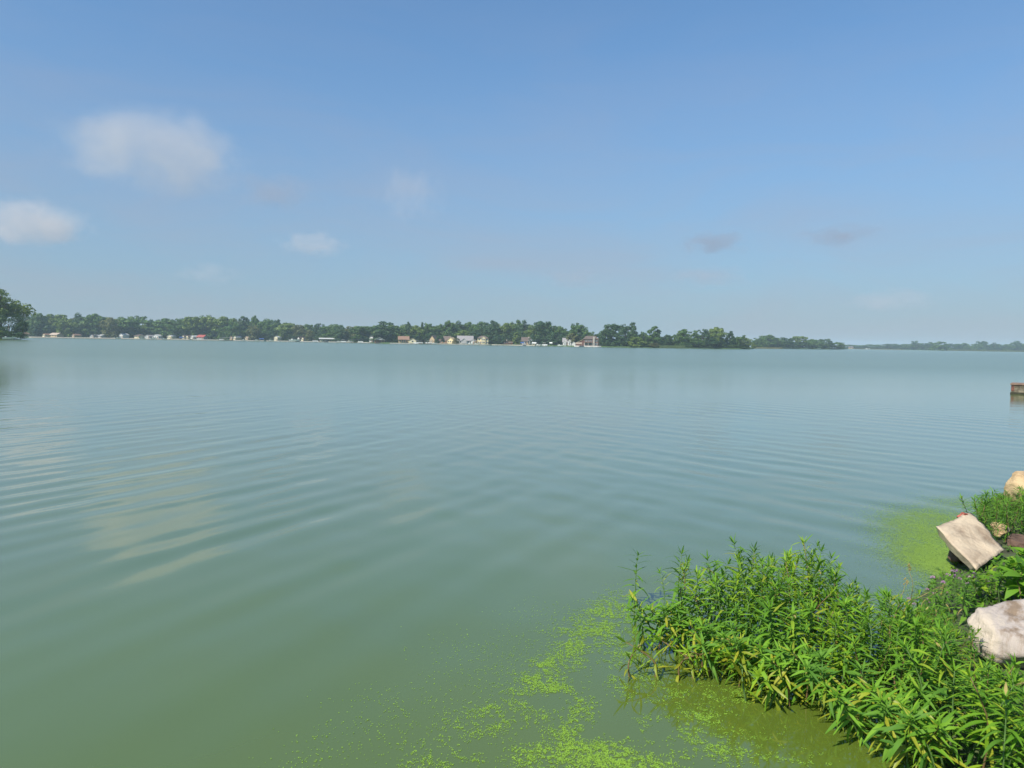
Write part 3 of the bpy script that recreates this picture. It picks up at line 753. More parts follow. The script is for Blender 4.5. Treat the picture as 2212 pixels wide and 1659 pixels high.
# -- rust roofed house
def rust_house():
    D = shore_d(872) + 16; loc, rz = face(872, D); k = D / FPX; w = 22 * k
    h = empty('house', loc, rz, 'long low house with a rust coloured roof and shaded porch', 'house')
    MB().prism([(-4, 0), (4, 0), (4, 2.7), (0, 5.2), (-4, 2.7)], -w / 2, w / 2, 'x').build('wall', M['w_tan'], h)
    gable_x(MB(), w, 8, 2.72, 2.6).build('roof', M['r_orange'], h)
    MB().box(-w / 2, w / 4, -6.2, -4.01, 2.45, 2.65).build('porch_roof', M['r_brown'], h)
    for i in range(4): 
        x = -w / 2 + .2 + i * (w * .75 - .4) / 3
        MB().box(x - .1, x + .1, -6.1, -5.9, 0, 2.44).build('post', M['w_tan'], h)
    for x in (-w * .35, -w * .1, w * .1): add_window(h, x, .9, 1.4, 1.3, -4)
    gable_wall(MB(), w / 2 + 3, 6, -4.6, 2, 2.2, 1.6).build('wing', M['w_cream'], h)
    gable_y(MB(), w / 2 + 3, 6, -4.6, 2.3, 2.22, 1.6).build('wing_roof', M['w_tan'], h)
    add_window(h, w / 2 + 3, .8, 1.6, 1.2, -4.6); door(h, w * .3, -4)
rust_house()
cottage(937, 13, 3.0, 3.4, 'w_tan', 'r_brown', 'house with a steep brown gable behind the small dark tree', off=18)
tree(950, 724, 15, 8, 'bd', 'small dark round tree in front of the brown roofed houses', 'trees on the house lawns')
cottage(964, 22, 2.6, 3.3, 'w_brown', 'r_brown', 'brown roofed house just right of the small dark tree', off=20, style='side')
cottage(976, 14, 2.7, 2.4, 'w_yellow', 'w_tan', 'tan gabled house left of the yellow green bush', off=14)
tree(985, 730, 13, 7, 'bo', 'yellow green bush before the left end of the long grey roof', 'trees on the house lawns')

def ranch():
    D = shore_d(1005) + 18; loc, rz = face(1005, D); k = D / FPX; w = 33 * k
    h = empty('house', loc, rz, 'long house with grey roof and white gabled porch', 'house')
    MB().prism([(-5, 0), (5, 0), (5, 2.8), (0, 6.4), (-5, 2.8)], -w / 2, w / 2, 'x').build('wall', M['w_white'], h)
    gable_x(MB(), w, 10, 2.82, 3.7).build('roof', M['r_grey'], h)
    gable_wall(MB(), -1.0, 4.4, -6.6, -4, 2.7, 1.8).build('porch', M['w_grey'], h)
    gable_y(MB(), -1.0, 4.4, -6.6, -3.0, 2.72, 1.9).build('porch_roof', M['trim'], h)
    MB().box(-2.4, .4, -6.66, -6.6, .2, 2.3).build('garage_door', M['w_grey'], h)
    for x in (-5.6, -4.0, 2.6, 4.0, 5.4): add_window(h, x, .7, 1.1, 1.6, -5)
    door(h, 1.7, -5, 'trim')
ranch()
cottage(1024, 6.5, 2.4, 1.0, 'w_white', 'r_grey', 'small white shed between the long grey roof and the yellow house', off=12, wins=1, cat='shed')

def yellow_house():
    D = shore_d(1043) + 14; loc, rz = face(1043, D); k = D / FPX; w = 23 * k
    h = empty('house', loc, rz, 'two storey yellow house with brown hipped roof and windowed gable bay', 'house')
    MB().box(-w / 2, w / 2, -4, 4, 0, 4.6).build('wall', M['w_yellow'], h)
    hip_roof(MB(), w, 8, 4.85, 2.0, w * .35).build('roof', M['r_brown'], h)
    gable_wall(MB(), .3, 3.6, -5.2, -3.5, 4.6, 1.4).build('bay', M['w_yellow'], h)
    gable_y(MB(), .3, 3.6, -5.2, -2.5, 4.64, 1.5, .25).build('bay_roof', M['w_cream'], h)
    for x in (-.75, .3, 1.35):
        add_window(h, x, .5, .85, 1.7, -5.2); add_window(h, x, 3.0, .85, 1.7, -5.2)
    for x in (-3.6, -2.4, 3.0, 4.0): add_window(h, x, .5, .9, 1.6, -4)
    for x in (-3.0, 3.4): add_window(h, x, 3.1, 1.6, 1.1, -4)
    door(h, -1.8, -4)
yellow_house()

def terrace():
    D = shore_d(1094) + 10; loc, rz = face(1094, D); k = D / FPX; w = 27 * k
    h = empty('house', loc, rz, 'low brown terrace house with canopied decks in the tree shade', 'house')
    MB().box(-w / 2, w / 2, 0, 5, 0, 2.6).build('wall', M['w_brown'], h)
    MB().box(-w / 2 - .3, w / 2 + .3, -.4, 5.3, 2.605, 2.9).build('roof', M['r_brown'], h)
    MB().box(-.4, .6, 1, 2, 2.905, 4.4).build('chimney', M['stone_pale'], h)
    MB().box(-w / 2, -w * .2, -3.4, -.41, 1.95, 2.1).build('canopy', M['canvas_tan'], h)
    MB().box(w * .12, w / 2, -3.4, -.41, 1.75, 1.9).build('canopy', M['canvas_tan'], h)
    for x in (-w / 2 + .2, -w * .22, w * .14, w / 2 - .2): MB().box(x - .08, x + .08, -3.3, -3.14, 0, 1.74).build('post', M['wood'], h)
    MB().box(-w / 2, w / 2, -3.5, -3.44, .2, .9).build('railing', M['w_brick'], h)
    for x in (-3, -1, 1.2, 3.2): add_window(h, x, .8, 1.1, 1.2, 0)
    door(h, -2, 0)
terrace()

def glass_house():
    D = shore_d(1143) + 10; loc, rz = face(1143, D); k = D / FPX
    h = empty('house', loc, rz, 'taupe house with a tall glass gable front and white sea wall', 'house')
    MB().prism([(-3, 0), (5, 0), (5, 3), (1, 5.9), (-3, 3)], -6, 1.4, 'x').build('wall', M['w_grey'], h)
    rm = gable_x(MB(), 7.4, 8, 3.02, 2.9); rm.v = [(x - 2.3, y + 1, z) for x, y, z in rm.v]; rm.build('roof', M['r_brown'], h)
    gable_wall(MB(), 1.6, 6.4, -5, 3, 2.6, 2.0).build('gable', M['w_tan'], h)
    gable_y(MB(), 1.6, 6.4, -5, 3, 2.62, 2.0, .5).build('gable_roof', M['w_grey'], h)
    for i in range(4):
        x = -.35 + i * 1.3; zt = 3.9 if i in (1, 2) else 3.0
        add_window(h, x, .5, 1.15, zt - .5, -5)
    MB().box(4.85, 5.5, -4, -3, 0, 4.6).build('chimney', M['stone_pale'], h)
    MB().box(-.9, -.1, .5, 1.4, 5.0, 6.6).build('chimney', M['stone_pale'], h)
    for x in (-4.6, -3): add_window(h, x, .9, 1.1, 1.3, -3)
    door(h, -1.9, -3)
glass_house()

def white_house():
    D = shore_d(1227) + 16; loc, rz = face(1227, D); k = D / FPX
    h = empty('house', loc, rz, 'white house with dark grey roof and two white gabled dormers', 'house')
    MB().prism([(-4, 0), (4, 0), (4, 2.6), (0, 5.6), (-4, 2.6)], -4, 3, 'x').build('wall', M['w_white'], h)
    rm = gable_x(MB(), 7, 8, 2.62, 3.0); rm.v = [(x - .5, y, z) for x, y, z in rm.v]; rm.build('roof', M['r_grey'], h)
    for x, w in ((-2.4, 1.9), (1.1, 2.3)):
        d_ = gable_wall(MB(), x, w, -4.6, -1.2, 3.2, 1.0).build('dormer', M['w_white'], h)
        gable_y(MB(), x, w, -4.6, -1.0, 3.22, 1.0, .2).build('dormer_roof', M['trim'], d_)
        add_window(h, x, 2.2, .9, 1.0, -4.6); add_window(h, x, .6, 1.0, 1.2, -4.6)
    gable_wall(MB(), 4.3, 2.6, -4.2, 1, 1.7, 1.3).build('side_wing', M['w_white'], h)
    gable_y(MB(), 4.3, 2.6, -4.2, 1.2, 1.72, 1.3, .2).build('wing_roof', M['r_pale'], h)
    door(h, -.7, -4)
white_house()

def brick_house():
    D = shore_d(1272) + 14; loc, rz = face(1272, D); k = D / FPX; w = 40 * k
    h = empty('house', loc, rz, 'large two storey brick house with brown roof and pale stone chimney', 'house')
    MB().box(-w / 2 + 3, w / 2, -4.5, 4.5, 0, 4.9).build('wall', M['w_brick'], h)
    rm = hip_roof(MB(), w - 3, 9, 5.12, 2.4, w * .5); rm.v = [(x + 1.5, y, z) for x, y, z in rm.v]; rm.build('roof', M['r_brown'], h)
    MB().box(3.0, 4.3, -5.3, -4.51, 0, 6.9).build('chimney', M['stone_pale'], h)
    MB().prism([(-w / 2 - 2.6, 0), (-w / 2 + 2.99, 0), (-w / 2 + 2.99, 4.7), (-w / 2 - 2.6, 1.6)], -4.4, 3.6, 'y').build('wing', M['w_brick'], h)
    MB().prism([(-w / 2 - 3.1, 1.5), (-w / 2 + 2.98, 4.85), (-w / 2 + 2.98, 5.05), (-w / 2 - 3.1, 1.7)], -4.8, 4, 'y').build('wing_roof', M['w_tan'], h)
    for x in (-2.6, -1.2, .3, 1.8, 5.3, 6.2):
        add_window(h, x, .5, .95, 1.6, -4.5); add_window(h, x, 3.0, .95, 1.4, -4.5)
    for x in (-3.3, -.5, 2.6): MB().box(x - .15, x + .15, -5.9, -5.6, 0, 2.5).build('post', M['stone_pale'], h)
    MB().box(-3.6, 2.9, -6.0, -4.51, 2.505, 2.7).build('balcony', M['w_brown'], h)
    door(h, -3.4, -4.5)
brick_house()
cottage(1838, 8, 2.6, 2.4, 'w_tan', 'r_brown', 'tiny rust roofed house on the far right shore', off=14, style='side')

# -- boathouse with pale gable
def boathouse():
    D = shore_d(820) + 3; loc, rz = face(820, D); k = D / FPX; w = 21 * k
    h = empty('boathouse', (loc[0], loc[1], .2), rz, 'open boathouse with pale gabled roof at the water', 'boathouse')
    for x in (-w / 2, -w / 6, w / 6, w / 2):
        for y in (-3, 3): MB().box(x - .12, x + .12, y - .12, y + .12, -.6, 2.6).build('post', M['wood'], h)
    gable_y(MB(), 0, w, -3.4, 3.8, 2.62, 2.1, .5).build('roof', M['r_pale'], h)
    MB().prism([(-w / 2, 2.6), (w / 2, 2.6), (0, 4.6)], -3.3, -3.2, 'y').build('gable', M['w_grey'], h)
    MB().box(-w / 2 + .2, w / 2 - .2, 2.6, 2.8, 0, 2.59).build('back_wall', M['w_brown'], h)
    MB().box(-w / 2, w / 2, -3.2, 3.2, .05, .2).build('deck', M['wood'], h)
boathouse()
cottage(806, 8, 4.2, 1.4, 'w_white', 'r_grey', 'narrow white house showing left behind the boathouse', off=14, wins=1)

# -- covered docks
def covered_dock(px, wpx, h_, roof, label, pitched=False):
    D = shore_d(px) - 3; (x, y, _), rz = face(px, D); w = wpx * D / FPX
    o = empty('covered_dock', (x, y, 0), rz, label, 'dock', 'covered docks of the far shore')
    for i in range(4):
        for yy in (-2.4, 2.4):
            q = -w / 2 + .15 + i * (w - .3) / 3; MB().box(q - .09, q + .09, yy - .09, yy + .09, -.8, h_).build('post', M['wood'], o)
    if pitched: gable_x(MB(), w, 5, h_ + .12, .9, .3, .15).build('roof', M[roof], o)
    else: MB().box(-w / 2 - .3, w / 2 + .3, -2.8, 2.8, h_ + .005, h_ + .25).build('roof', M[roof], o)
    MB().box(-w / 2, w / 2, -2.5, -1.7, .35, .5).build('deck', M['wood'], o)
covered_dock(506 - 12, 24, 2.8, 'r_pale', 'long covered dock with pale roof right of the red roof')
covered_dock(706, 32, 2.9, 'r_pale', 'covered dock with white pitched roof below the smooth dome', True)
covered_dock(768, 32, 2.5, 'r_dark', 'long covered dock with flat dark roof')
covered_dock(905, 13, 3.0, 'r_dark', 'dark roofed boat shelter left over the white boats')
covered_dock(926, 17, 3.2, 'r_dark', 'dark roofed boat shelter right over the white boats')

# -- boats
def hull_mb(L, W, H):
    mb = MB(); st = []
    for t, wf, zb in ((-.5, .92, .0), (-.2, 1, 0), (.15, .95, .05), (.36, .6, .18), (.5, .03, .42)):
        st.append([(t * L, -W / 2 * wf, H * (1 + .25 * max(t, 0))), (t * L, -W / 2 * wf * .7, H * zb), (t * L, 0, H * zb - .12), (t * L, W / 2 * wf * .7, H * zb), (t * L, W / 2 * wf, H * (1 + .25 * max(t, 0)))])
    V = [p for s in st for p in s]; F = []
    for i in range(len(st) - 1):
        for j in range(4): F.append((i * 5 + j, (i + 1) * 5 + j, (i + 1) * 5 + j + 1, i * 5 + j + 1))
        F.append((i * 5 + 4, (i + 1) * 5 + 4, (i + 1) * 5, i * 5))
    F.append((0, 1, 2, 3, 4)); return mb.add(V, F)
GB = 'boats moored along the far shore'
def runabout(px, wpx, label, off=-5, z=.35, mat='fibre', yaw=0, cover=None):
    D = shore_d(px) + off; (x, y, _), rz = face(px, D); L = max(4.5, 1.25 * wpx * D / FPX)
    o = empty('motorboat', (x, y, z), rz + yaw, label, 'boat', GB)
    hull_mb(L, L * .36, L * .17).build('hull', M[mat], o)
    MB().prism([(-L * .1, L * .17), (L * .14, L * .17), (L * .04, L * .31), (-L * .02, L * .31)], -L * .13, L * .13, 'y').build('windscreen', M['glass'], o)
    MB().box(-L * .56, -L * .49, -.18, .18, -.1, L * .25).build('outboard_motor', M['r_dark'], o)
    for s in (-1, 1): MB().box(-L * .3, -L * .16, s * L * .09 - .2, s * L * .09 + .2, L * .17, L * .25).build('seat', M['canvas_white'], o)
    if cover: MB().prism([(-L * .45, L * .175), (L * .3, L * .2), (-L * .05, L * .36)], -L * .16, L * .16, 'y').build('cover', M[cover], o)
def pontoon(px, wpx, label, off=-5, z=.1, canopy='canvas', side='fibre', lift=0):
    D = shore_d(px) + off; (x, y, _), rz = face(px, D); L = max(4.5, wpx * D / FPX)
    o = empty('pontoon_boat', (x, y, z + lift), rz, label, 'boat', GB)
    for s in (-1, 1): MB().tube([(-L / 2, s * .85, .15), (L * .42, s * .85, .15), (L / 2, s * .85, .28)], [.3, .3, .06], 8).build('pontoon', M['metal'], o, True)
    MB().box(-L / 2, L * .46, -1.2, 1.2, .46, .56).build('deck', M['w_grey'], o)
    for s in (-1, 1): MB().box(-L * .46, L * .44, s * 1.15 - .03, s * 1.15 + .03, .57, 1.25).build('side_panel', M[side], o)
    MB().box(L * .41, L * .44, -1.1, 1.1, .57, 1.25).build('gate', M[side], o)
    MB().box(-L * .42, -L * .2, -1.0, -.5, .57, 1.05).build('seat', M['canvas_white'], o)
    for s in (-1, 1):
        for q in (-.36, .1): MB().tube([(L * q, s * 1.1, 1.2), (L * (q + .02), s * 1.1, 2.3)], .04, 5).build('pole', M['metal'], o)
    MB().prism([(-L * .42, 2.3), (-L * .3, 2.46), (L * .08, 2.46), (L * .2, 2.3)], -1.2, 1.2, 'y').build('canopy', M[canopy], o)
def lift_canopy(px, wpx, h_, mat, label, off=-6):
    D = shore_d(px) + off; (x, y, _), rz = face(px, D); w = wpx * D / FPX
    o = empty('boat_lift', (x, y, 0), rz, label, 'boat lift', 'boat lifts of the far shore')
    for a in (-1, 1):
        for b in (-1, 1): MB().tube([(a * w * .45, b * 1.5, -1), (a * w * .45, b * 1.5, h_)], .07, 6).build('post', M['metal'], o)
    MB().prism([(-1.7, h_), (-1.0, h_ + .45), (1.0, h_ + .45), (1.7, h_), (1.7, h_ - .5), (1.66, h_ - .5), (1.66, h_ - .04), (-1.66, h_ - .04), (-1.66, h_ - .5), (-1.7, h_ - .5)], -w / 2, w / 2, 'x').build('canopy', M[mat], o)
for a in [(256, 9, 'small white boat left of the tall white cottage'), (309, 8, 'small white boat below the beige cottage'),
          (333, 9, 'white boat before the white row of cottages'), (356, 8, 'white boat between wide white and cream cottages'),
          (586, 9, 'pale boat moored in the dark gap left of the cream shed'), (556, 9, 'small pale boat right of the olive gold tree'),
          (528, 5, 'tiny bright white boat left of the olive gold tree'), (636, 18, 'long white boat right of the cream shed'),
          (700, 14, 'white boat under the white pitched dock roof'), (733, 9, 'white boat right beside the pitched dock roof'),
          (757, 12, 'pale boat at the left end of the flat dark dock roof'),
          (939, 8, 'small white boat at the foot of the steep brown gable'), (1016, 7, 'small white boat before the long grey roof'),
          (1031, 6, 'tiny white boat at the left foot of the yellow house'), (1164, 7, 'small grey white boat nearest the glass gable house'),
          (1211, 8, 'white boat before the dark round tree'), (1874, 7, 'lone white boat far right')]:
    runabout(*a)
runabout(18, 11, 'white boat drawn up under the big headland tree', off=-(shore_d(18) - 330))
for a in [(681, 13, 'boat with maroon canopy left of the pitched dock roof', -5, .1, 'canvas_maroon'),
          (742, 13, 'white canopied pontoon boat left of the flat dark dock roof', -5, .1, 'canvas_white'),
          (779, 12, 'blue canopied pontoon boat under the flat dark dock roof', -3, .1, 'canvas'),
          (480, 14, 'pontoon boat under the long pale dock roof', -3, .1, 'canvas_white'),
          (907, 15, 'bright white pontoon boat in the left dark shelter', -4, .2, 'canvas_white'),
          (926, 16, 'bright white pontoon boat in the right dark shelter', -4, .2, 'canvas_white'),
          (1177, 10, 'white pontoon boat in the gap right of the glass gable house', -5, .1, 'canvas_white'),
          (899, 9, 'low white boat just left of the dark shelters', -5, 0, 'canvas_white')]:
    pontoon(*a)
lift_canopy(1154, 9, 2.3, 'canvas_white', 'white canopied boat lift right of the glass gable house')
lift_canopy(1190, 6, 2.6, 'canvas_white', 'narrow white boat lift in the middle gap')
lift_canopy(1250, 14, 2.6, 'canvas_tan', 'tan canopy left in front of the brick house')
lift_canopy(1128, 8, 2.4, 'canvas', 'blue canopied boat lift left of the glass gable house')
lift_canopy(392, 9, 2.5, 'canvas', 'blue canopied boat lift left of the narrow cream gables')
lift_canopy(565, 10, 2.3, 'canvas', 'blue grey boat lift right of the olive gold tree')

# -- sea walls along the far shore
def seawall(px0, px1, mat, h_, label):
    V, F = [], []; n = max(2, int((px1 - px0) / 10))
    for i in range(n + 1):
        px = px0 + (px1 - px0) * i / n
        for off, z in ((-1.2, -.8), (-1.2, h_), (.4, h_), (.4, -.8)):
            x, y = far_xy(px, shore_d(px) + off - 1.2); V.append((x, y, z))
    for i in range(n):
        for j in range(4): F.append((i * 4 + j, (i + 1) * 4 + j, (i + 1) * 4 + (j + 1) % 4, i * 4 + (j + 1) % 4))
    F += [(0, 1, 2, 3), tuple(n * 4 + j for j in (3, 2, 1, 0))]
    tag(link('seawall', mesh_np('seawall', V, F, M[mat])), label, 'sea wall', 'sea walls of the far shore')
seawall(62, 415, 'wall_beige', .95, 'beige sea wall along the left cottages')
seawall(417, 800, 'wall_grey', .7, 'grey sea wall below the covered docks')
seawall(842, 1060, 'wall_grey', .6, 'dark grey sea wall before the middle houses')
seawall(1062, 1168, 'wall_beige', .55, 'pale sea wall before terrace and glass gable house')
seawall(1240, 1299, 'wall_white', .8, 'pale sea wall before the brick house')

# ------------------------------------------------------------------ concrete pier at the right edge
def pier():
    p = on_level(2183, 851); w = 14
    e = empty('pier', (p.x, p.y, 0), R(-37), 'weathered concrete pier end with a red mark at the right edge', 'pier')
    m = plain('weathered_concrete', (.21, .18, .13), .9, .45, 5, .5)
    def blk(x0, x1, y0, y1, z0, z1, name, mat, cuts=6):
        bm = bmesh.new(); bmesh.ops.create_cube(bm, size=1)
        for v in bm.verts: v.co = Vector((x0 + (v.co.x + .5) * (x1 - x0), y0 + (v.co.y + .5) * (y1 - y0), z0 + (v.co.z + .5) * (z1 - z0)))
        bmesh.ops.bevel(bm, geom=bm.edges[:], offset=.02, segments=2, affect='EDGES')
        me = bpy.data.meshes.new(name); bm.to_mesh(me); bm.free(); me.materials.append(mat); return link(name, me, e)
    blk(0, w, 0, 1.1, -.8, .40, 'footing', m)
    blk(-.03, w, -.05, 1.15, .405, .50, 'cap', plain('pier_cap', (.25, .17, .13), .9, .35, 4, .4))
    blk(.02, .13, -.03, -.004, .14, .40, 'red_mark', plain('red_paint', (.20, .085, .065), .8, .4, 12))
    blk(-.02, w, -.035, 1.1, -.1, .09, 'waterline_band', plain('wet_algae', (.035, .035, .02), .5, .3, 5))
pier()

# ------------------------------------------------------------------ rocks and slab
def stone_mat(name, c, c2, stain, sc=3.2, lo=.32, hi=.72):
    m, n, l, b = mat_base(name)
    t = n.new('ShaderNodeTexCoord')
    z = n.new('ShaderNodeTexNoise'); z.inputs['Scale'].default_value = sc; z.inputs['Detail'].default_value = 10; z.inputs['Roughness'].default_value = .62; z.inputs['Distortion'].default_value = .8
    l.new(t.outputs['Object'], z.inputs['Vector'])
    r = n.new('ShaderNodeValToRGB'); r.color_ramp.elements[0].position = lo; r.color_ramp.elements[0].color = (*stain, 1)
    r.color_ramp.elements[1].position = hi; r.color_ramp.elements[1].color = (*c, 1)
    e = r.color_ramp.elements.new(.48); e.color = (*c2, 1)
    l.new(z.outputs['Fac'], r.inputs[0]); l.new(r.outputs[0], b.inputs['Base Color']); b.inputs['Roughness'].default_value = .9
    f = n.new('ShaderNodeTexNoise'); f.inputs['Scale'].default_value = 28; f.inputs['Detail'].default_value = 6
    l.new(t.outputs['Object'], f.inputs['Vector'])
    v = n.new('ShaderNodeTexVoronoi'); v.feature = 'DISTANCE_TO_EDGE'; v.inputs['Scale'].default_value = 4
    l.new(z.outputs['Color'], v.inputs['Vector'])
    b1 = n.new('ShaderNodeBump'); b1.inputs['Strength'].default_value = .7; b1.inputs['Distance'].default_value = .015; l.new(f.outputs['Fac'], b1.inputs['Height'])
    b2 = n.new('ShaderNodeBump'); b2.inputs['Strength'].default_value = .6; b2.inputs['Distance'].default_value = .06; l.new(z.outputs['Fac'], b2.inputs['Height'])
    l.new(b1.outputs[0], b2.inputs['Normal']); l.new(b2.outputs[0], b.inputs['Normal'])
    return m
def boulder(loc, sx, sy, sz, seed, mat, label, rz=0.0, facets=9, cat='boulder', name='boulder'):
    rng = random.Random(seed); bm = bmesh.new(); bmesh.ops.create_icosphere(bm, subdivisions=5, radius=1)
    pl = []
    for i in range(facets):
        v = Vector((rng.gauss(0, 1), rng.gauss(0, 1), rng.gauss(0, .8))).normalized(); pl.append((v, rng.uniform(.62, .86)))
    pl.append((Vector((rng.uniform(-.25, .1), rng.uniform(-.25, .1), 1)).normalized(), .6))
    for v in bm.verts:
        c = v.co
        for nrm, dd in pl:
            q = c.dot(nrm) - dd
            if q > 0: c -= nrm * q * .97
        c += c.normalized() * (.06 * noise.noise(c * 2.3 + Vector((seed, 0, 0))) + .045 * noise.noise(c * 6 + Vector((0, seed, 0))) + .02 * noise.noise(c * 16))
        v.co = Vector((c.x * sx, c.y * sy, c.z * sz))
    me = bpy.data.meshes.new(name); bm.to_mesh(me); bm.free(); me.materials.append(mat)
    for p in me.polygons: p.use_smooth = True
    o = link(name, me); o.location = loc; o.rotation_euler = (0, 0, rz); tag(o, label, cat, 'rubble along the near bank'); return o
M['lime'] = stone_mat('limestone', (.47, .395, .31), (.37, .315, .275), (.21, .15, .10), 2.4, .41, .58)
M['tanrock'] = stone_mat('tan_stone', (.55, .40, .22), (.47, .33, .18), (.22, .14, .07))
M['slab'] = stone_mat('old_concrete', (.50, .40, .28), (.42, .33, .23), (.24, .17, .11), 2.6, .36, .58)
M['rust'] = stone_mat('brown_stone', (.14, .085, .06), (.11, .065, .045), (.05, .03, .02))
p = at_depth(2238, 1380, 4.25); boulder(p, .375, .33, .25, 3, M['lime'], 'big whitish boulder cut by the right edge above the green plants', .3)
p = at_depth(2255, 1058, 8.6); boulder(p, .42, .4, .30, 8, M['tanrock'], 'tan boulder at the right edge, furthest along the bank', .6)
p = at_depth(2160, 1143, 7.3); boulder(p, .11, .10, .08, 12, M['tanrock'], 'small pinkish tan stone behind the tilted slab', 1.1, cat='stone', name='stone')
p = at_depth(2215, 1178, 6.95); boulder(p, .15, .18, .11, 15, M['rust'], 'dark brown stone in shade right of the tilted slab', .4, cat='stone', name='stone')
p = at_depth(2075, 1200, 6.75); boulder(p, .11, .10, .10, 17, M['rust'], 'brown stone underneath the tilted slab', .2, cat='stone', name='stone')
def slab():
    P = [at_depth(2021, 1138, 6.75), at_depth(2097, 1106, 7.15), at_depth(2172, 1186, 6.55), at_depth(2110, 1231, 6.1)]
    o0 = sum(P, Vector()) / 4
    nrm = ((P[2] - P[0]).cross(P[3] - P[1])).normalized()
    if nrm.z < 0: nrm = -nrm
    th = .085
    bm = bmesh.new(); nu, nv, nw = 22, 16, 4
    bmesh.ops.create_cube(bm, size=2); bmesh.ops.subdivide_edges(bm, edges=bm.edges[:], cuts=14, use_grid_fill=True)
    for v in bm.verts:
        u, w, t = (v.co.x + 1) / 2, (v.co.y + 1) / 2, (v.co.z + 1) / 2
        # chipped, uneven rim
        e = min(u, 1 - u, w, 1 - w); rim = max(0, .07 - e) / .07
        q = (P[0] * (1 - u) + P[1] * u) * (1 - w) + (P[3] * (1 - u) + P[2] * u) * w
        nn = noise.noise(q * 4) * .026 + noise.noise(q * 13) * .012 + noise.noise(q * 30) * .005
        q = q - nrm * ((1 - t) * th) + nrm * nn + (o0 - q) * (1 - t) * .16
        q += (o0 - q) * rim * .022 * (.5 + noise.noise(q * 9 + Vector((4, 2, 1))))
        v.co = q - o0
    bmesh.ops.recalc_face_normals(bm, faces=bm.faces)
    me = bpy.data.meshes.new('concrete_slab'); bm.to_mesh(me); bm.free(); me.materials.append(M['slab'])
    for p_ in me.polygons: p_.use_smooth = True
    e = empty('concrete_slab', o0, 0, 'tilted flat slab of old concrete leaning over the green scum', 'slab', 'rubble along the near bank')
    link('slab_body', me, e)
    c = P[1] * .75 + P[0] * .25 - o0
    MB().tube([c + Vector((-.03, .0, -.03)), c + Vector((.01, .0, .012)), c + Vector((.05, .01, .008))], [.03, .026, .012], 6).build('red_mark', plain('faded_red_paint', (.34, .10, .07), .8, .3, 20), e)
slab()

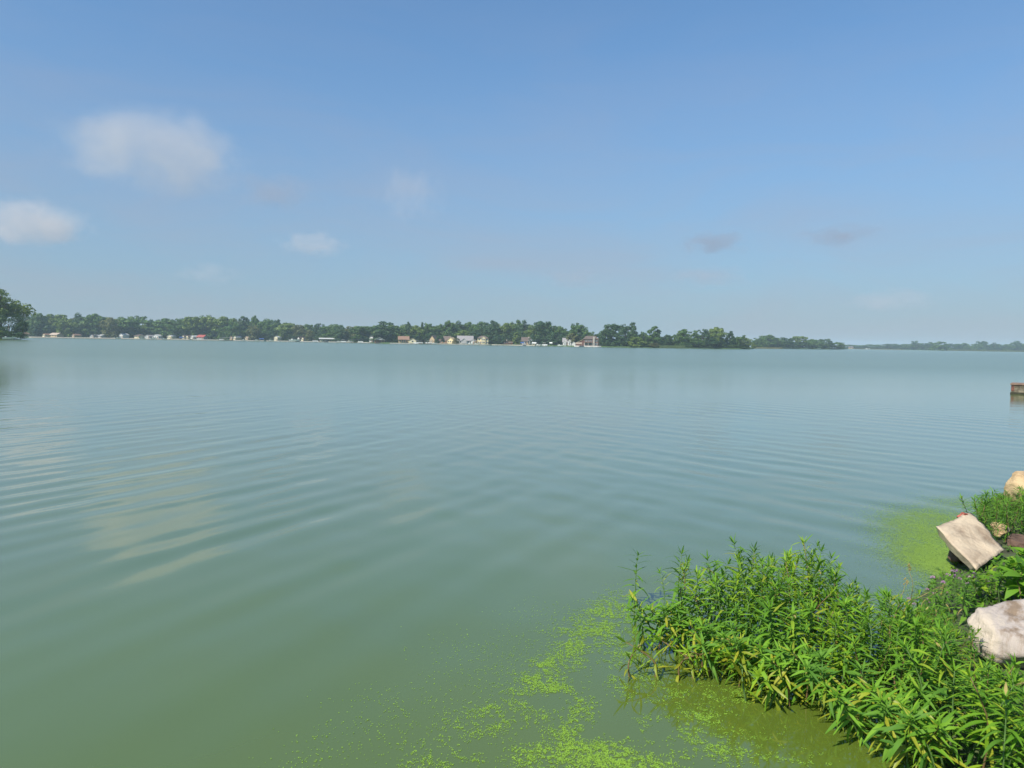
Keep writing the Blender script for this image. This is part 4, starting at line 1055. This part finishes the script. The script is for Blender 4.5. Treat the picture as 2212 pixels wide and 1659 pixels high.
# ------------------------------------------------------------------ floating duckweed and scum
def duckweed():
    rng = random.Random(5)
    blobs = []
    def bl(px, py, rx, ry, d):
        c = on_level(px, py); blobs.append((c.x, c.y, rx * c.y / FPX, ry * c.y * c.y / (2 * FPX), d))
    for a in [(1340, 1300, 40, 22, .65), (1306, 1319, 42, 22, .75), (1275, 1350, 48, 26, .8), (1251, 1374, 42, 26, .8), (1300, 1385, 50, 34, .5), (1330, 1345, 40, 36, .55), (1233, 1407, 34, 26, .85),
              (1189, 1437, 40, 22, .95), (1160, 1473, 44, 20, 1.0), (1205, 1485, 34, 14, .95), (1110, 1500, 40, 22, .6), (1060, 1535, 50, 24, .45), (1010, 1560, 50, 24, .45), (970, 1585, 34, 18, .55),
              (900, 1605, 40, 16, .40), (903, 1652, 46, 20, .6), (985, 1640, 55, 28, .5), (1080, 1580, 70, 34, .5), (1130, 1545, 60, 30, .5), (1259, 1532, 26, 32, 1.0), (1225, 1572, 44, 26, .85),
              (1251, 1620, 90, 26, .95), (1165, 1640, 60, 26, .95), (1325, 1625, 60, 26, .85), (1398, 1655, 60, 24, .85), (1300, 1660, 120, 30, .9), (1430, 1622, 30, 16, .6), (1416, 1547, 40, 12, .55),
              (1471, 1545, 50, 14, .5), (1400, 1575, 18, 14, .4), (1471, 1510, 50, 24, .45), (1530, 1560, 45, 34, .55), (1545, 1610, 40, 26, .7), (1600, 1640, 60, 24, .55), (1339, 1488, 30, 18, .55), (1360, 1465, 60, 26, .3),
              (1420, 1480, 50, 20, .45), (1700, 1640, 80, 22, .35), (1790, 1655, 60, 16, .3), (1290, 1450, 60, 40, .22), (1640, 1590, 50, 26, .3), (1350, 1400, 40, 44, .5), (1372, 1345, 26, 34, .5), (1385, 1440, 40, 24, .4), (1560, 1500, 70, 24, .5), (1500, 1585, 60, 30, .4), (1480, 1640, 50, 20, .5), (1620, 1500, 60, 18, .4),
              (1150, 1400, 90, 60, .05), (1050, 1450, 120, 60, .045), (900, 1540, 140, 60, .05), (760, 1600, 120, 60, .045), (660, 1640, 80, 30, .06), (1180, 1330, 90, 36, .04), (1000, 1390, 90, 30, .03), (820, 1500, 70, 24, .04)]:
        bl(*a)
    V, F = [], []
    def frond(x, y, r, z):
        a0 = rng.uniform(0, 6.28); e = rng.uniform(.65, 1); b = len(V); ca, sa = math.cos(a0), math.sin(a0)
        for k in range(6):
            t = k * math.pi / 3; u, w = r * math.cos(t), r * e * math.sin(t)
            V.append((x + u * ca - w * sa, y + u * sa + w * ca, z + rng.uniform(-.0008, .0008)))
        F.append((b, b + 1, b + 2)); F.append((b, b + 2, b + 3)); F.append((b, b + 3, b + 4)); F.append((b, b + 4, b + 5))
    for cx, cy, rx, ry, d in blobs:
        n = int(math.pi * rx * ry * 4 * 3600 * d)
        for i in range(n):
            x = cx + rng.gauss(0, rx * .62); y = cy + rng.gauss(0, ry * .62)
            if y < 2.6: continue
            nz_ = .75 * noise.noise((x * 8, y * 8, 0)) + 1.1 * noise.noise((x * 40, y * 40, 5)) + .5 * noise.noise((x * 90, y * 90, 5))
            if d > .1 and nz_ < .42 - .52 * d: continue
            m_ = rng.choice((1, 2, 3, 4)) if d > .1 else rng.choice((1, 1, 1, 2))
            for j in range(m_):
                frond(x + rng.gauss(0, .007), y + rng.gauss(0, .007), rng.uniform(.0022, .0042), .0022 + rng.uniform(0, .0008))
    m = foliage('duckweed_fronds', (.17, .31, .035), (.28, .46, .05), .15, .5, .3)
    V = np.array(V); V[:, 2] += wave_field(V[:, 0], V[:, 1]); V = V.tolist()
    tag(link('duckweed', mesh_np('duckweed', V, F, m)), 'bright green duckweed drifting in ragged bands on the water', 'duckweed', None, 'stuff')
    n1 = len(F)
    V.clear(); F.clear()
    for px, py, rx, ry, d in [(2020, 1150, 55, 22, .6), (2000, 1165, 60, 30, .4), (2035, 1215, 60, 30, .7), (2045, 1120, 60, 20, .5), (1975, 1140, 50, 24, .2), (1990, 1215, 60, 26, .4), (2040, 1195, 60, 26, .8), (2060, 1230, 55, 26, .8), (2000, 1120, 60, 16, .3), (2050, 1265, 60, 20, .55), (2090, 1090, 60, 12, .3), (1985, 1175, 60, 20, .25), (2010, 1300, 70, 20, .35)]:
        c = on_level(px, py); ex, ey = rx * c.y / FPX, ry * c.y * c.y / (2 * FPX)
        for i in range(int(math.pi * ex * ey * 4 * 4800 * d)):
            x = c.x + rng.gauss(0, ex * .8); y = c.y + rng.gauss(0, ey * .8)
            if noise.noise((x * 2, y * 2, 2)) + .5 * noise.noise((x * 9, y * 9, 2)) < -.5 - .4 * d: continue
            for j in range(3): frond(x + rng.gauss(0, .03), y + rng.gauss(0, .03), rng.uniform(.0025, .0042), .002 + rng.uniform(0, .0008))
    m2 = foliage('algae_scum', (.17, .29, .045), (.25, .38, .06), .1, .6, .3)
    V = np.array(V); V[:, 2] += wave_field(V[:, 0], V[:, 1]); V = V.tolist()
    tag(link('algae_scum', mesh_np('algae_scum', V, F, m2)), 'blurred green scum on the water beside the tilted slab', 'algae', None, 'stuff')
duckweed()

# ------------------------------------------------------------------ waterside plants
def leaf_mesh(name, wr, bend, fold, mat, n=6, broad=False):
    V, F = [], []
    for i in range(n + 1):
        t = i / n
        w = wr * (math.sin(math.pi * (t ** (.75 if not broad else .6))) ** (.8) if 0 < t < 1 else .05) + .004
        a = bend * t
        y = t * (1 - .18 * abs(bend) * t); z = -bend * t * t * .5
        V += [(-w, y, z + fold * w), (0, y, z), (w, y, z + fold * w)]
    for i in range(n):
        b = i * 3; F += [(b, b + 1, b + 4, b + 3), (b + 1, b + 2, b + 5, b + 4)]
    return mesh_np(name, V, F, mat, True)
M['leaf_fresh'] = foliage('fresh_leaf', (.100, .245, .018), (.205, .395, .030), .40, .6, .22, (.34, .40, .035))
M['leaf_lime'] = foliage('lime_leaf', (.17, .32, .018), (.31, .46, .030), .42, .6, .22)
M['leaf_deep'] = foliage('deep_leaf', (.070, .180, .022), (.145, .300, .032), .38, .6, .22)
M['leaf_yellow'] = foliage('yellow_leaf', (.20, .26, .02), (.36, .36, .03), .35, .45, .4)
M['leaf_dry'] = foliage('dry_leaf', (.30, .24, .08), (.42, .34, .12), .2, .7, .2)
M['stem_green'] = plain('green_stem', (.10, .18, .05), .6, .2, 30)
M['stem_red'] = plain('reddish_stem', (.17, .11, .05), .6, .2, 30)
M['petal'] = foliage('purple_petal', (.36, .16, .34), (.55, .30, .50), .3, .6, .2)
M['petal_white'] = foliage('white_petal', (.70, .66, .66), (.80, .78, .78), .3, .6, .2)
LEAF = {k: [leaf_mesh('leaf', w, b, f, M[k]) for w, b, f in ((.068, .25, .3), (.060, .6, .25), (.074, .95, .35), (.058, .1, .3), (.066, 1.35, .2))] for k in ('leaf_fresh', 'leaf_lime', 'leaf_deep', 'leaf_yellow', 'leaf_dry')}
SLIM = {k: [leaf_mesh('leaf', w, b, f, M[k]) for w, b, f in ((.050, .3, .3), (.045, .7, .25), (.05, 1.1, .35))] for k in ('leaf_fresh', 'leaf_deep')}
BROAD = {k: [leaf_mesh('leaf', w, b, f, M[k], 7, True) for w, b, f in ((.24, .5, .25), (.22, .9, .2))] for k in ('leaf_fresh', 'leaf_deep')}
def flower_mesh(mat):
    rng = np.random.default_rng(3); V = []; F = []
    for i in range(30):
        v = rng.normal(size=3); v[2] = abs(v[2]) * .8 - .1; v /= np.linalg.norm(v)
        t = np.cross(v, (.3, .5, .8)); t /= np.linalg.norm(t); b = np.cross(v, t); k = len(V)
        V += [v * .3, v * .85 + t * .14, v * 1.1, v * .85 - t * .14]; F.append((k, k + 1, k + 2, k + 3))
    return mesh_np('flower', V, F, mat)
FLW = flower_mesh(M['petal']); FLW_W = flower_mesh(M['petal_white'])
def make_plant(seed, h, nodes, leaf_len, tone, lean, leaves=LEAF, yellow=.06, name='water_plant', flower=None, top=5, droop=1.0):
    """prototype at the origin: an Empty with one stem, single leaves and perhaps flowers"""
    rng = random.Random(seed)
    e = empty(name, (0, 0, 0))
    kx, ky = lean * rng.uniform(.5, 1), rng.uniform(-.12, .12)
    def pos(t): return Vector((kx * h * t * t + .015 * math.sin(5 * t + seed), ky * h * t * t + .012 * math.sin(4 * t + seed * 2), h * t * (1 - .12 * abs(lean) * t)))
    pts = [pos(i / 6) for i in range(-1, 7)]; pts[0] = Vector((0, 0, -.12))
    MB().tube(pts, [.0045, .0045, .0042, .0038, .0034, .003, .0024, .0015], 5).build('stem', M['stem_red' if rng.random() < .3 else 'stem_green'], e, True)
    def put(mesh, p, d, up, L):
        o = link('leaf', mesh, e); x = d.cross(up).normalized(); z = x.cross(d).normalized()
        m = Matrix((x, d, z)).transposed().to_4x4() @ Matrix.Scale(L, 4); m.translation = p; o.matrix_local = m
    phi = rng.uniform(0, 6.28)
    for i in range(nodes):
        t = .10 + .88 * (i / (nodes - 1)) ** .85; p = pos(t); T = (pos(min(1, t + .03)) - pos(t - .03)).normalized()
        A = T.orthogonal().normalized(); B = T.cross(A); phi += math.pi / 2 + rng.uniform(-.3, .3)
        for s in (0, 1):
            if t < .35 and rng.random() < .3: continue
            a = phi + s * math.pi + rng.uniform(-.25, .25); th = R(112 - 62 * t) * droop + rng.uniform(-.25, .25)
            d = (T * math.cos(th) + (A * math.cos(a) + B * math.sin(a)) * math.sin(th)).normalized()
            tn = tone
            if rng.random() < yellow * (2.2 if t < .45 else .6) and 'leaf_yellow' in leaves: tn = 'leaf_yellow'
            elif rng.random() < .018: tn = 'leaf_dry' if 'leaf_dry' in leaves else tone
            elif rng.random() < .2: tn = 'leaf_deep' if tone == 'leaf_fresh' else 'leaf_fresh'
            L = leaf_len * (.75 + .45 * math.sin(math.pi * min(1, t * .8 + .12))) * rng.uniform(.62, 1.25)
            put(rng.choice(leaves[tn]), p, d, T + Vector((0, 0, .001)), L)
    T = (pos(1) - pos(.95)).normalized(); A = T.orthogonal().normalized(); B = T.cross(A)
    for i in range(top):
        a = 6.28 * i / top + rng.uniform(-.3, .3); th = R(rng.uniform(15, 45))
        put(rng.choice(leaves[tone]), pos(1), (T * math.cos(th) + (A * math.cos(a) + B * math.sin(a)) * math.sin(th)).normalized(), T, leaf_len * rng.uniform(.45, .7))
    if flower:
        for i in range(flower[1]):
            t = 1 - .22 * i; a = rng.uniform(0, 6.28); q = pos(t) + Vector((math.cos(a), math.sin(a), .9)) * (.03 if i == 0 else .06)
            MB().tube([pos(t), q], .0014, 4).build('flower_stalk', M['stem_green'], e)
            f = link('flower', flower[0], e); f.location = q; f.scale = (flower[2],) * 3
    return e
def copy_plant(proto, label, group, cat, loc, rz, sc, tilt=(0, 0)):
    c = proto.copy(); COL.objects.link(c)
    for ch in proto.children:
        k = ch.copy(); COL.objects.link(k); k.parent = c
    c.location = loc; c.rotation_euler = (tilt[0], tilt[1], rz); c.scale = (sc,) * 3
    return tag(c, label, cat, group)
used = set()
def place(protos, label, group, cat, loc, rz, sc, tilt=(0, 0)):
    p = prn.choice(protos)
    if p.name not in used:
        used.add(p.name); p.location = loc; p.rotation_euler = (tilt[0], tilt[1], rz); p.scale = (sc,) * 3
        return tag(p, label, cat, group)
    return copy_plant(p, label, group, cat, loc, rz, sc, tilt)
prn = random.Random(77)
P_TALL = [make_plant(200 + i, .52, 20, .100, ('leaf_deep', 'leaf_lime', 'leaf_fresh')[i % 3], .12, yellow=.05) for i in range(6)]
P_MID = [make_plant(300 + i, .42, 22, .096, ('leaf_deep', 'leaf_fresh', 'leaf_fresh', 'leaf_lime')[i % 4], .22, yellow=.05, top=6) for i in range(8)]
P_EDGE = [make_plant(400 + i, .30, 15, .102, 'leaf_fresh' if i % 3 else 'leaf_deep', .6, yellow=.22, droop=1.12) for i in range(5)]
P_FAR = [make_plant(500 + i, .42, 20, .100, 'leaf_deep', .25, leaves=SLIM, yellow=0, name='narrow_leaved_plant') for i in range(4)]
P_FLOW = [make_plant(600 + i, .34, 14, .095, 'leaf_deep', .15, yellow=0, flower=(FLW, 2, .025) if i < 2 else None, name='flowering_plant') for i in range(3)]
P_BROAD = [make_plant(700 + i, .30, 6, .12, 'leaf_fresh', .2, leaves=BROAD, yellow=0, top=3, name='broad_leaved_plant') for i in range(3)]
P_LITTLE = [make_plant(800 + i, .17, 8, .085, 'leaf_lime', 1.0, yellow=.35, top=6, droop=1.0) for i in range(3)]
P_SPRIG = [make_plant(900, .36, 12, .125, 'leaf_deep', .06, yellow=.05, top=5)]
HEIGHT = {}
for g_, h_ in ((P_TALL, .56), (P_MID, .46), (P_EDGE, .30), (P_FAR, .44), (P_FLOW, .36), (P_BROAD, .32), (P_LITTLE, .1), (P_SPRIG, .39)):
    for p_ in g_: HEIGHT[p_.name] = h_
def interp(pts, x):
    if x <= pts[0][0]: return pts[0][1]
    for (a, va), (b, vb) in zip(pts, pts[1:]):
        if x <= b: return va + (vb - va) * (x - a) / (b - a)
    return pts[-1][1]
CAM_I = CAM_M.to_3x3().inverted()
def survey(p):
    v = CAM_I @ (Vector(p) - EYE); return 1106 + FPX * v.x / -v.z, 829.5 - FPX * v.y / -v.z
# how high the clump stands, along its length
CLUMP_TOP = [(1380, 1260), (1405, 1235), (1440, 1210), (1465, 1192), (1500, 1222), (1530, 1196), (1570, 1235), (1610, 1165), (1650, 1195), (1690, 1200),
             (1740, 1160), (1785, 1195), (1820, 1255), (1900, 1268), (1960, 1280), (2000, 1305), (2050, 1325), (2088, 1345), (2108, 1385), (2150, 1418), (2212, 1440), (2400, 1500)]
def inside(p, poly):
    c = False; n = len(poly)
    for i in range(n):
        a, b = poly[i], poly[i - 1]
        if (a[1] > p[1]) != (b[1] > p[1]) and p[0] < (b[0] - a[0]) * (p[1] - a[1]) / (b[1] - a[1]) + a[0]: c = not c
    return c
def spots(poly_px, spacing, seed, maxn=400):
    poly = [on_level(x, y)[:2] for x, y in poly_px]
    rr = random.Random(seed); pts = []
    x0, x1 = min(p[0] for p in poly), max(p[0] for p in poly); y0, y1 = min(p[1] for p in poly), max(p[1] for p in poly)
    for k in range(8000):
        q = (rr.uniform(x0, x1), rr.uniform(y0, y1))
        if inside(q, poly) and all((q[0] - a[0]) ** 2 + (q[1] - a[1]) ** 2 > spacing ** 2 for a in pts): pts.append(q)
        if len(pts) >= maxn: break
    return pts
cnt = 0
def fill(poly_px, spacing, protos, sc, label, group, cat='water plant', seed=1, lean_out=0.0, top=None, smax=1.15):
    global cnt
    rr = random.Random(seed * 31)
    for q in spots(poly_px, spacing, seed):
        z = ground_z(q); s_ = sc * rr.uniform(.85, 1.15)
        if top:
            h = HEIGHT[protos[0].name]
            px, pb = survey((q[0], q[1], z)); py = survey((q[0], q[1], z + h))[1]
            s_ = min(s_, smax, (pb - interp(top, px) - rr.uniform(0, 14)) / max(pb - py, 1))
            if s_ < .2: continue
        rz = rr.uniform(0, 6.28) if not lean_out else math.atan2(-.5, -.86) + rr.uniform(-lean_out, lean_out)
        px = survey((q[0], q[1], z))[0]
        lb = label(px) if callable(label) else label
        gp = group(px) if callable(group) else group
        place(protos, lb, gp, cat, (q[0], q[1], z), rz, s_, (rr.uniform(-.16, .16), rr.uniform(-.16, .16))); cnt += 1
fill([(1420, 1372), (1500, 1352), (1600, 1335), (1760, 1325), (1810, 1370), (1830, 1420), (1640, 1430), (1480, 1400)], .095, P_TALL, 1.1,
     'tall willow leaved plant in the back of the green clump, standing in water', 'tall plants at the back of the clump', seed=2, top=CLUMP_TOP, smax=1.3)
def mid_label(px):
    return 'leafy plant in the left half of the dense green clump' if px < 1760 else 'leafy plant in the right half of the dense green clump' if px < 2060 else \
        'leafy plant in the bottom right corner, below the whitish boulder'
def mid_group(px):
    return 'plants in the left half of the clump' if px < 1760 else 'plants in the right half of the clump' if px < 2060 else 'plants below the whitish boulder'
fill([(1480, 1400), (1640, 1425), (1830, 1420), (1800, 1360), (1900, 1395), (1980, 1430), (2075, 1500), (2150, 1600), (2330, 1700), (2420, 1830), (2250, 1860), (2055, 1700), (1935, 1590), (1785, 1520), (1640, 1470)],
     .098, P_MID, 1.1, mid_label, mid_group, seed=3, top=CLUMP_TOP, smax=1.2)
fill([(1395, 1385), (1480, 1395), (1570, 1440), (1710, 1478), (1830, 1550), (1945, 1605), (2060, 1690), (2030, 1730), (1920, 1650), (1805, 1575), (1690, 1515), (1540, 1465), (1470, 1420), (1390, 1405)], .088, P_EDGE, 1.05,
     'drooping plant with yellowing leaves along the front edge over the water', 'drooping plants along the front edge', seed=4, lean_out=.8)
FAR_TOP = [(2080, 1090), (2100, 1068), (2130, 1052), (2160, 1062), (2212, 1050), (2300, 1040)]
fill([(2095, 1190), (2130, 1215), (2260, 1180), (2330, 1120), (2180, 1090), (2125, 1110), (2100, 1150)], .115, P_FAR, 1.0,
     'narrow leaved dark green plant between tilted slab and tan boulder', 'narrow leaved plants behind the slab', cat='plant', seed=5, top=FAR_TOP, smax=1.2)
FLOW_TOP = [(1960, 1330), (1990, 1288), (2010, 1262), (2050, 1234), (2100, 1236), (2140, 1245)]
fill([(1955, 1390), (1985, 1312), (2045, 1262), (2110, 1258), (2145, 1330), (2090, 1395)], .10, P_FLOW, 1.0,
     'plant with small purple flower heads between slab and whitish boulder', 'purple flowering plants', cat='flowering plant', seed=6, top=FLOW_TOP)
BROAD_TOP = [(2090, 1260), (2130, 1225), (2170, 1195), (2212, 1190), (2300, 1180)]
fill([(2110, 1310), (2180, 1280), (2300, 1290), (2330, 1350), (2200, 1380), (2105, 1350)], .11, P_BROAD, 1.0,
     'plant with broad bright leaves right below the tilted slab', 'broad leaved plants', cat='plant', seed=7, top=BROAD_TOP)
fill([(1930, 1400), (2010, 1370), (2080, 1390), (2080, 1440), (1990, 1440)], .09, P_MID, .8,
     'plant on the right shoulder of the clump below the purple flowers', 'plants on the right shoulder of the clump', seed=8, top=CLUMP_TOP)
# low growth that covers the soil between the stones
def ground_cover():
    rr = random.Random(91); V, F = [], []
    for k in range(52000):
        x, y = rr.uniform(.6, 12.5), rr.uniform(1.2, 14)
        off = bank_off(Vector((x, y, 0)))
        if not -.05 < off < 5.5 or (noise.noise((x * 2.6, y * 2.6, 7)) < -.28): continue
        z = bank_z(off) + .05 * noise.noise((x * 2.2, y * 2.2, 1)) - .01
        a = rr.uniform(0, 6.28); L = rr.uniform(.05, .15); w = L * rr.uniform(.06, .13); up = rr.uniform(.35, 1.2)
        d = Vector((math.cos(a), math.sin(a), up)).normalized(); sd = Vector((-math.sin(a), math.cos(a), 0)); p = Vector((x, y, z)); b = len(V)
        q = p + d * L * .55; t = p + d * L * .95 - Vector((0, 0, L * .25))
        V += [tuple(p), tuple(q - sd * w), tuple(q + sd * w), tuple(t)]; F += [(b, b + 2, b + 1), (b + 1, b + 2, b + 3)]
    m = foliage('ground_cover_leaves', (.055, .15, .018), (.16, .30, .030), .35, .6, .22)
    tag(link('ground_cover', mesh_np('ground_cover', V, F, m)), 'low green growth over the soil between the bank stones', 'ground cover', None, 'stuff')
ground_cover()
def dry_stalk(px, py, h, lean, label):
    p = on_level(px, py); rr = random.Random(px)
    e = empty('dry_stalk', (p.x, p.y, ground_z(p)), 0, label, 'plant', 'thin dry stalks beside the clump')
    pts = [Vector((lean * h * (t / 6) ** 2, .03 * math.sin(t), h * (t / 6) * (1 - .25 * abs(lean) * (t / 6) ** 2))) for t in range(7)]
    MB().tube(pts, [.003, .003, .0026, .0024, .002, .0018, .0014], 5).build('stem', M['leaf_dry'], e, True)
    hm = MB()
    for k in range(7):
        q = pts[6] + Vector((rr.uniform(-.012, .012), rr.uniform(-.012, .012), -.012 * k * (1 if abs(lean) > .5 else -.6)))
        hm.tube([q, q + Vector((.006, 0, .008)), q + Vector((.010, 0, .016))], [.002, .005, .001], 4)
    hm.build('seed_head', M['leaf_dry'], e)
for a in ((1928, 1345, .30, .25, 'thin dry stalk leaning right, first beside the clump'), (1952, 1350, .34, .75, 'thin bent dry stalk with a hanging head'),
          (1972, 1340, .36, -.15, 'thin straight dry stalk with a small head against the water'), (1990, 1345, .28, .55, 'short dry stalk nearest the purple flowers')):
    dry_stalk(*a)
# singled-out plants
def single(px, py, ytop, protos, label, rz=0, sc=None, tilt=(0, 0)):
    global cnt
    p = on_level(px, py); cnt += 1
    if ytop: 
        h = HEIGHT[protos[0].name]; sc = (py - ytop) / (py - survey((p.x, p.y, h))[1])
    return place(protos, label, None, 'water plant', (p.x, p.y, 0), rz, sc, tilt)
single(1368, 1306, 1193, P_SPRIG, 'lone sprig standing by itself in the water left of the clump', 1.0)
single(1605, 1360, 1158, P_TALL, 'tallest shoot with curled top at the back of the clump', 2.2)
single(1532, 1370, 1188, P_TALL, 'upright pale stemmed shoot left of the tallest one', 3.2)
single(1466, 1385, 1188, P_TALL, 'leftmost tall shoot of the clump', .4)
single(1742, 1360, 1155, P_TALL, 'high bushy shoot above the right half of the clump', 4.2)
single(1352, 1462, 0, P_LITTLE, 'tiny lone sprout in the duckweed left of the clump', .5, 1.2)
single(1420, 1465, 0, P_LITTLE, 'small yellowish sprout floating before the left end of the clump', 2.6, 1.3)
for i, (px, py) in enumerate(((1500, 1468), (1540, 1462), (1570, 1455), (1465, 1462))):
    single(px, py, 0, P_LITTLE, 'low yellow green runner lying on the water under the clump', 2.5 + i, 1.35)['group'] = 'runners on the water'
for i, (px, py) in enumerate(((1610, 1515), (1640, 1512), (1665, 1525))):
    single(px, py, 0, P_LITTLE, 'low tuft lying on dark water below the drooping edge', 1.5 + i * 1.3, 1.5)['group'] = 'tufts on the dark water'
for g_ in (P_TALL, P_MID, P_EDGE, P_FAR, P_FLOW, P_BROAD, P_LITTLE, P_SPRIG):          # a prototype that was never planted
    for p_ in g_:
        if p_.name not in used:
            for ch in list(p_.children): bpy.data.objects.remove(ch)
            bpy.data.objects.remove(p_)
print('plants', cnt)
bpy.context.view_layer.update()
print('objects', len(bpy.data.objects), 'tris', sum(len(m.polygons) for m in bpy.data.meshes))
